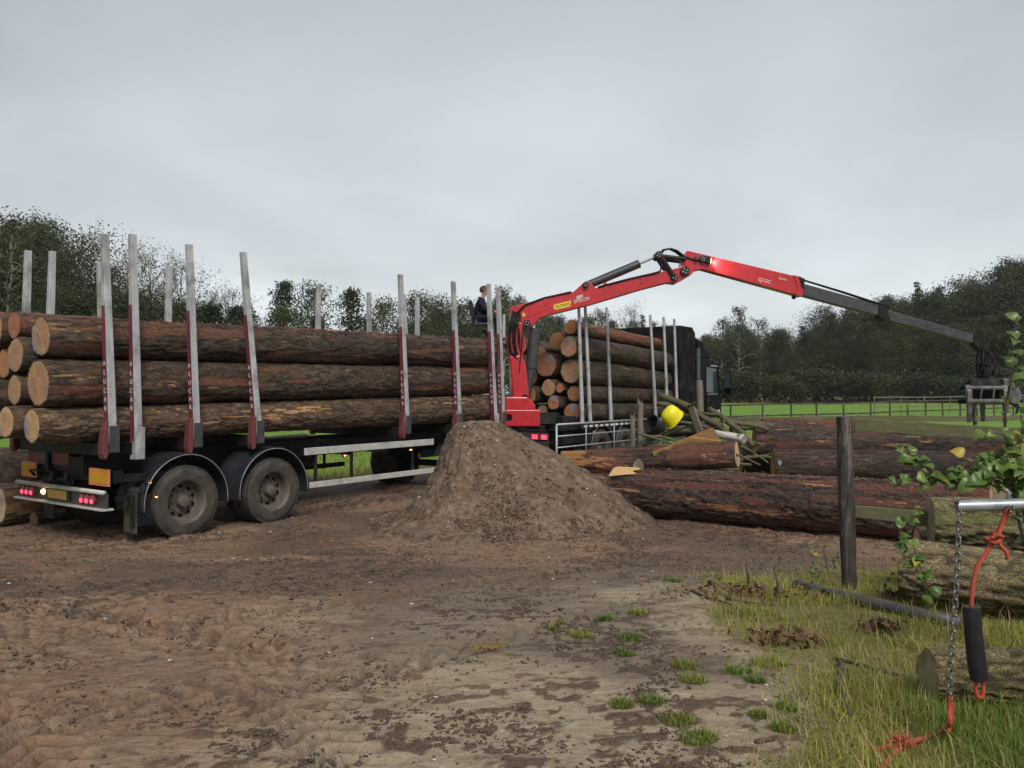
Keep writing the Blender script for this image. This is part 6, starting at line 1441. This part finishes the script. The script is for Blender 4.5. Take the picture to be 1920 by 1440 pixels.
# ------------------------------------------------------------------ barrier tube with chain and rope, in the foreground
bar = empty('barrier_tube', (2.95, 3.4, 0.38)); tag(bar, 'grey galvanised barrier tube ending above the mossy logs', 'barrier')
pe = at(1792, 949, 3.6); pf = Vector((2.95, 3.42, 1.545))
pts = 16; M = frame(pe - bar.location, pf - pe); L = (pf - pe).length; vs = []
for (x, r) in ((0, .0265), (L, .0265), (L, .0225), (0, .0225)):
    vs += [M @ Vector((x, math.cos(2 * math.pi * k / 20) * r, math.sin(2 * math.pi * k / 20) * r)) for k in range(20)]
MB().add(vs, [(i * 20 + k, i * 20 + (k + 1) % 20, ((i + 1) % 4) * 20 + (k + 1) % 20, ((i + 1) % 4) * 20 + k) for i in range(4) for k in range(20)]).build('tube', MATS['galv'], bar, autos=40)
rough_post('support_post', (0, 0, -.25), (0, 0, 1.32), .06, 31, 'old_post', None, bar)
hk = at(1889, 940, 3.56) - bar.location
MB().tube([hk + Vector((0, 0, .0)), hk + Vector((.002, 0, .035)), hk + Vector((-.006, 0, .05)), hk + Vector((-.016, 0, .046))], .009, 8).build('eye_bolt', MATS['galv'], bar, smooth=True)
def link_mesh():
    m = MB(); pts = []; hl, hw = .0125, .0095
    for k in range(16):
        a = 2 * math.pi * k / 16; pts.append(Vector((math.cos(a) * hw, 0, math.sin(a) * hw + (hl if math.sin(a) >= 0 else -hl))))
    n = 16; ns = 6; vs = []
    for i, p in enumerate(pts):
        d = (pts[(i + 1) % n] - pts[i - 1]).normalized(); s = Vector((0, 1, 0)); u = d.cross(s)
        vs += [p + (s * math.cos(2 * math.pi * j / ns) + u * math.sin(2 * math.pi * j / ns)) * .0042 for j in range(ns)]
    fs = [(i * ns + j, i * ns + (j + 1) % ns, ((i + 1) % n) * ns + (j + 1) % ns, ((i + 1) % n) * ns + j) for i in range(n) for j in range(ns)]
    return m.add(vs, fs).build('link', MATS['chain_steel'], None, smooth=True)
c_top, c_bot = at(1797, 950, 3.585) + Vector((0, 0, .02)), at(1779, 1305, 3.585)
chain = empty('chain', c_top); tag(chain, 'steel link chain hanging from the open end of the barrier tube', 'chain')
lk = link_mesh(); n = int((c_top - c_bot).length / .0345); dirc = (c_bot - c_top); rd = random.Random(5)
for i in range(n + 1):
    o = lk if i == 0 else lk.copy()
    if i: COL.objects.link(o)
    o.parent = chain; t = i / n; o.location = dirc * t + Vector((.006 * math.sin(t * 5), 0, 0)); o.rotation_euler = (rd.uniform(-.1, .1), R(3) * (1 if i % 3 else -1), R(35) + R(90) * (i % 2) + rd.uniform(-.25, .25))
def rope(parent, P, r=.011, twist=26, name='rope_strand', mat='rope'):
    """three strands laid round a smooth path"""
    P = [Vector(p) for p in P]; pp = []
    for i in range(len(P) - 1):
        a, b, c, d = P[max(i - 1, 0)], P[i], P[i + 1], P[min(i + 2, len(P) - 1)]
        for k in range(8):
            t = k / 8; pp.append(.5 * ((2 * b) + (c - a) * t + (2 * a - 5 * b + 4 * c - d) * t * t + (3 * b - a - 3 * c + d) * t ** 3))
    pp.append(P[-1]); res = []; acc = 0
    fine = []
    for i in range(len(pp) - 1):
        seg = (pp[i + 1] - pp[i]).length; m_ = max(1, int(seg / .007))
        for k in range(m_): fine.append(pp[i].lerp(pp[i + 1], k / m_))
    fine.append(pp[-1]); L = [0]
    for i in range(1, len(fine)): L.append(L[-1] + (fine[i] - fine[i - 1]).length)
    mb = MB()
    for s in range(3):
        q = []
        for i, p in enumerate(fine):
            d = (fine[min(i + 1, len(fine) - 1)] - fine[max(i - 1, 0)]).normalized(); a = d.orthogonal() if abs(d.y) > .9 else d.cross(Vector((0, 1, 0))); a.normalize(); b = d.cross(a)
            w = L[i] * 2 * math.pi * twist + s * 2.094; q.append(p + (a * math.cos(w) + b * math.sin(w)) * r * .5)
        mb.tube(q, r * .62, 6)
    return mb.build(name, MATS[mat], parent, smooth=True)
D = 3.55
rp = empty('hanging_rope', at(1887, 953, D)); tag(rp, 'orange-red rope with a black rubber sleeve knotted to the barrier tube', 'rope')
rr = lambda px, py, y=0: at(px, py, D) + Vector((0, y, 0)) - rp.location
rope(rp, [rr(1887, 950), rr(1880, 975), rr(1868, 1005), rr(1850, 1032), rr(1833, 1058), rr(1824, 1085), rr(1820, 1115), rr(1819, 1150)], .010)
rope(rp, [rr(1893, 950, .01), rr(1885, 978, .01), rr(1866, 1003, .015), rr(1874, 1022, .0), rr(1884, 1035, -.005), rr(1887, 1047, 0)], .009)
rope(rp, [rr(1852, 1007, -.02), rr(1862, 1000, -.028), rr(1872, 1006, -.02), rr(1866, 1014, .02), rr(1853, 1010, .02), rr(1855, 1015, -.02), rr(1866, 1012, -.025), rr(1873, 1008, -.005)], .008, 26, 'knot')
MB().tube([rr(1820, 1136), rr(1822, 1180), rr(1828, 1240), rr(1833, 1271)], [.036, .037, .038, .038], 20).build('rubber_sleeve', MATS['black_plastic'], rp, autos=50)
rope(rp, [rr(1828, 1262), rr(1826, 1290), rr(1832, 1306), rr(1840, 1298), rr(1837, 1262)], .009)
for k, (px, py) in enumerate(((1884, 950), (1893, 953), (1889, 957))):
    MB().tube([rr(px + math.cos(a) * 5, py + math.sin(a) * 5, -.02 + .02 * math.sin(a + k)) for a in np.linspace(0, 6.28, 13)], .0035, 6).build('shackle', MATS['chain_steel'], rp, smooth=True)
rg = empty('ground_rope', at(1779, 1303, 3.585)); tag(rg, 'frayed orange rope trailing from the chain into the grass', 'rope')
def gp(px, py, dz=.02):
    X, Y = at_ground(px, py); return Vector((X, Y, gz1(X, Y) + dz)) - rg.location
rope(rg, [Vector((0, 0, 0)), Vector((-.004, 0, -.05)), Vector((-.01, -.01, -.12)), gp(1772, 1372, .04), gp(1755, 1376, .03), gp(1728, 1388, .03), gp(1705, 1400, .035), gp(1680, 1414, .03), gp(1655, 1440, .02), gp(1632, 1468, .02)], .011)
rope(rg, [Vector((.0, 0, 0)), Vector((.012, .01, -.05)), Vector((.008, .01, -.1)), Vector((-.012, 0, -.16))], .009)
fr = MB(); rd = random.Random(8); c = gp(1688, 1410, .05)
for k in range(90):
    d = Vector((rd.uniform(-1, 1), rd.uniform(-1, 1), rd.uniform(-.2, 1))).normalized(); L_ = rd.uniform(.03, .075)
    fr.tube([c + Vector((rd.uniform(-.02, .02), rd.uniform(-.02, .02), 0)), c + d * L_ * .6, c + d * L_ + Vector((0, 0, -.012))], [.0022, .002, .0012], 4)
fr.build('frayed_end', MATS['rope'], rg)
rope(rg, [gp(1688, 1410, .04), gp(1672, 1408, .035), gp(1650, 1410, .03), gp(1634, 1414, .03)], .010)

# ------------------------------------------------------------------ pipe, sticks, dead leaves in the verge
def on_ground_tube(name, P, r, mat, label, cat, n=12, jit=0.0):
    pts = []; rd = random.Random(len(P))
    for px, py in P:
        X, Y = at_ground(px, py); pts.append(Vector((X, Y, gz1(X, Y) + (r if not isinstance(r, list) else r[0]) * .8 + rd.uniform(0, jit))))
    b = pts[0]; o = MB().tube([p - b for p in pts], r, n).build(name, MATS[mat], None, smooth=True); o.location = b; tag(o, label, cat); return o
on_ground_tube('drain_pipe', [(1492, 1104), (1560, 1122), (1640, 1143), (1710, 1158), (1800, 1178)], .048, 'grey_pipe', 'dark grey plastic pipe lying in the verge below the fence post', 'pipe')
on_ground_tube('stick', [(1573, 1243), (1577, 1270), (1572, 1295), (1582, 1320), (1592, 1345)], [.016, .02, .019, .015, .010], 'twig', 'crooked bare stick lying upright-looking in the yellow grass', 'stick', 8, .02)
on_ground_tube('stick', [(1560, 1232), (1610, 1243), (1660, 1258), (1702, 1266)], [.010, .012, .010, .006], 'twig', 'long thin dark stick in the grass below the drain pipe', 'stick', 7, .02)
on_ground_tube('stick', [(1285, 1108), (1320, 1123), (1360, 1137), (1385, 1146)], [.012, .011, .009, .005], 'twig', 'thin forked twig on the bare soil at the edge of the verge', 'stick', 6, .03)
on_ground_tube('stick', [(1365, 1127), (1400, 1136), (1445, 1140)], [.010, .009, .005], 'twig', 'short twig lying beside the thin forked twig', 'stick', 6, .03)
on_ground_tube('stick', [(1280, 1098), (1350, 1098), (1400, 1094), (1455, 1092)], [.006, .006, .005, .004], 'twig', 'long straight reddish stem lying at the edge of the verge', 'stick', 6, .05)
on_ground_tube('stick', [(1415, 1395), (1450, 1390)], [.012, .010], 'twig', 'short dark piece of stick on the bare ground', 'stick', 7)
for i, (px, py, h, lb) in enumerate(((1400, 1108, .26, 'dead upright stalk at the edge of the verge, tallest of three'), (1455, 1122, .20, 'dead dark stalk beside the drain pipe end'), (1342, 1085, .22, 'thin reddish stalk standing on the bare soil'))):
    X, Y = at_ground(px, py); o = MB().tube([(0, 0, -.02), (.01, 0, h * .5), (-.005, .01, h)], [.014, .011, .008] if i < 2 else [.005, .004, .003], 7).build('dead_stalk', MATS['bark_flake' if i == 2 else 'twig'], None, smooth=True); o.location = (X, Y, gz1(X, Y)); tag(o, lb, 'stalk')
def litter(name, label, px, py, rad, n, seed):
    rs = np.random.RandomState(seed); X, Y = at_ground(px, py); x = X + rs.randn(n) * rad; y = Y + rs.randn(n) * rad * .5
    P = np.stack([x, y, gz(x, y) + rs.uniform(.01, .09, n)], 1); V, Q, tn = leaf_mesh(P, .028, rs, rs.uniform(0, 1, n), .6)
    o = np_mesh(name, V, Q, mat=MATS['dead_leaf']); tag(o, label, 'dead leaves', kind='stuff')
litter('dead_leaves', 'curled brown oak leaves caught on the drain pipe', 1675, 1132, .055, 90, 1)
litter('dead_leaves', 'curled brown leaves heaped in the grass below the pipe', 1652, 1183, .07, 90, 2)
litter('dead_leaves', 'dark rotting leaves at the edge of the verge', 1470, 1205, .12, 130, 3)
litter('dead_leaves', 'dark leaf litter on the soil near the twigs', 1400, 1120, .25, 200, 4)
# straw wisp on the mud
rs = np.random.RandomState(5); X, Y = at_ground(914, 1222); mb = MB()
for k in range(40):
    a = rs.uniform(0, 3.14); c = Vector((X + rs.randn() * .05, Y + rs.randn() * .05, 0)); c.z = gz1(c.x, c.y) + .012 + rs.uniform(0, .025); d = Vector((math.cos(a), math.sin(a) * .7, rs.uniform(-.1, .1))) * rs.uniform(.04, .12); mb.tube([c - d, c + d], .0022, 4)
o = mb.build('straw_wisp', MATS['grass_straw'], None); tag(o, 'small wisp of yellow straw lying on the mud', 'straw', kind='stuff')

# ------------------------------------------------------------------ sapling with broad leaves
def leaf_shape(seed):
    rd = random.Random(seed); n = 7; vs = []; L = .05
    for i in range(n):
        t = i / (n - 1); w = L * .92 * (math.sin(math.pi * min(1, t ** .62)) ** .8) * (1 + rd.uniform(-.06, .06)) * .5
        zc = .012 * math.sin(t * 2.6) - .02 * t * t
        vs += [(L * t, -w, zc + .35 * w), (L * t, 0, zc), (L * t, w, zc + .35 * w)]
    fs = []
    for i in range(n - 1):
        fs += [(i * 3, i * 3 + 3, i * 3 + 4, i * 3 + 1), (i * 3 + 1, i * 3 + 4, i * 3 + 5, i * 3 + 2)]
    vs += [(-.03, -.0012, .004), (-.03, .0012, .004)]; fs.append((len(vs) - 2, 1, len(vs) - 1))
    o = MB().add(vs, fs).build('leaf', MATS['near_leaf'], None, smooth=True); me = o.data
    at_ = me.attributes.new('tone', 'FLOAT', 'POINT'); at_.data.foreach_set('value', np.full(len(me.vertices), rd.uniform(.15, .85), np.float32))
    bpy.data.objects.remove(o); return me
LEAF = [leaf_shape(i) for i in range(8)]; LEAFY = LEAF[0].copy(); LEAFY.materials[0] = MATS['near_leaf_yellow']
sap = empty('sapling', (3.25, 4.75, .38)); tag(sap, 'leafy young tree with broad green leaves growing behind the barrier tube', 'sapling')
rd = random.Random(17)
def spray(P, r, every, size, name='stem', parent=sap, start=.25):
    P = [Vector(p) - parent.location for p in P]; fine = []
    for i in range(len(P) - 1):
        a, b, c, d = P[max(i - 1, 0)], P[i], P[i + 1], P[min(i + 2, len(P) - 1)]
        for k in range(6):
            t = k / 6; fine.append(.5 * ((2 * b) + (c - a) * t + (2 * a - 5 * b + 4 * c - d) * t * t + (3 * b - a - 3 * c + d) * t ** 3))
    fine.append(P[-1]); n = len(fine)
    MB().tube(fine, [r * (1 - .75 * i / (n - 1)) for i in range(n)], 7).build(name, MATS['twig'], parent, smooth=True)
    acc = 0; tot = sum((fine[i + 1] - fine[i]).length for i in range(n - 1)); run = 0; side = 1
    for i in range(n - 1):
        seg = (fine[i + 1] - fine[i]); run += seg.length; acc += seg.length
        while acc > every and run / tot > start:
            acc -= every; side = -side
            for q in range(1 + (rd.random() < .45)):
                me = rd.choice(LEAF) if rd.random() > .06 else LEAFY
                o = bpy.data.objects.new('leaf', me); link(o); o.parent = parent
                o.location = fine[i] + Vector((rd.uniform(-.02, .02), rd.uniform(-.03, .03), rd.uniform(-.02, .02)))
                d = (seg.normalized() * .5 + Vector((rd.uniform(-.9, .9), rd.uniform(-.9, .6), rd.uniform(-.7, .35))) * .9).normalized()
                M = frame((0, 0, 0), d, (rd.uniform(-.5, .5), -.75 + rd.uniform(-.4, .4), .8)); o.rotation_euler = M.to_euler()
                s = size * rd.uniform(.6, 1.25); o.scale = (s, s, s)
        if acc > every: acc = 0
S = 4.5
b0 = (3.25, 4.75, .36)
spray([b0, at(1915, 1000, 4.7), at(1896, 880, 4.6), at(1884, 800, S), at(1893, 720, S), at(1900, 650, S), at(1908, 590, S)], .012, .075, 1.3, start=.45)
spray([b0, at(1925, 980, 4.7), at(1880, 900, 4.6), at(1820, 880, S), at(1760, 890, S), at(1725, 868, S), at(1698, 845, S), at(1672, 832, S)], .009, .034, 1.6, start=.42)
spray([at(1900, 930, 4.65), at(1850, 905, 4.55), at(1800, 895, S), at(1745, 905, S), at(1700, 900, S), at(1665, 893, S)], .006, .036, 1.5, start=.2)
spray([at(1905, 900, 4.6), at(1872, 870, S), at(1840, 862, 4.4), at(1805, 848, 4.4)], .005, .028, 1.6, start=.1)
spray([at(1915, 880, 4.6), at(1900, 845, 4.5), at(1880, 815, 4.4), at(1862, 812, 4.4), at(1848, 806, 4.4)], .005, .045, 1.4, start=.1)
spray([at(1925, 900, 4.6), at(1905, 880, 4.5), at(1880, 878, 4.4), at(1850, 890, 4.35), at(1815, 905, 4.35)], .005, .028, 1.6, start=.05)
spray([at(1940, 850, 4.6), at(1928, 820, 4.5), at(1915, 795, 4.4), at(1915, 760, 4.4)], .005, .05, 1.4, start=.05)
spray([at(1930, 910, 4.6), at(1912, 895, 4.5), at(1900, 870, 4.4), at(1890, 850, 4.4)], .005, .028, 1.6, start=.05)
spray([at(1935, 720, 4.4), at(1922, 690, 4.4), at(1912, 665, 4.4)], .004, .05, 1.3, start=.05)
# seedling by the post
sd_ = empty('seedling', (3.05, 5.75, .38)); tag(sd_, 'small leafy seedling with round leaves in front of the mossy log ends', 'seedling')
spray([(3.05, 5.75, .38), at(1690, 1010, 5.7), at(1680, 985, 5.7), at(1700, 960, 5.7)], .005, .05, 1.5, parent=sd_, start=.3)
spray([(3.05, 5.75, .38), at(1705, 1000, 5.7), at(1718, 960, 5.7), at(1728, 950, 5.7)], .004, .05, 1.4, parent=sd_, start=.4)
for i, (px, py, hh_, lb) in enumerate(((1555, 1062, .30, 'yellow-green weed growing beside the foot of the fence post'), (1520, 1085, .32, 'pale spindly weed at the near end of the drain pipe'), (1648, 1105, .22, 'green weed between the fence post and the mossy logs'), (1600, 1062, .2, 'small weed against the foot of the fence post'))):
    X, Y = at_ground(px, py + 25); w = empty('weed', (X, Y, gz1(X, Y) - .01)); tag(w, lb, 'weed')
    for k in range(3):
        a = rd.uniform(0, 6.28); d = Vector((math.cos(a) * .10, math.sin(a) * .08, 0))
        spray([w.location, w.location + d * .4 + Vector((0, 0, hh_ * .5)), w.location + d + Vector((0, 0, hh_ * (.8 + .2 * k)))], .003, .05, .75, parent=w, start=.3)

# ------------------------------------------------------------------ damp air between the yard and the far trees
def build_haze():
    t = NT('haze'); t.N.remove(t.bsdf)
    vol = t.node('ShaderNodeVolumePrincipled'); vol.inputs['Color'].default_value = (0.93, 0.95, 0.97, 1); vol.inputs['Density'].default_value = HAZE; vol.inputs['Anisotropy'].default_value = 0.2
    t.L.new(vol.outputs[0], t.N['Material Output'].inputs['Volume'])
    o = MB().box((0, 150, 13), (1300, 1600, 30)).build('haze', t.mat); o['kind'] = 'stuff'; o['label'] = 'thin damp haze hanging over the meadow and the wood'; o['category'] = 'haze'
HAZE = 0.0003
build_haze()
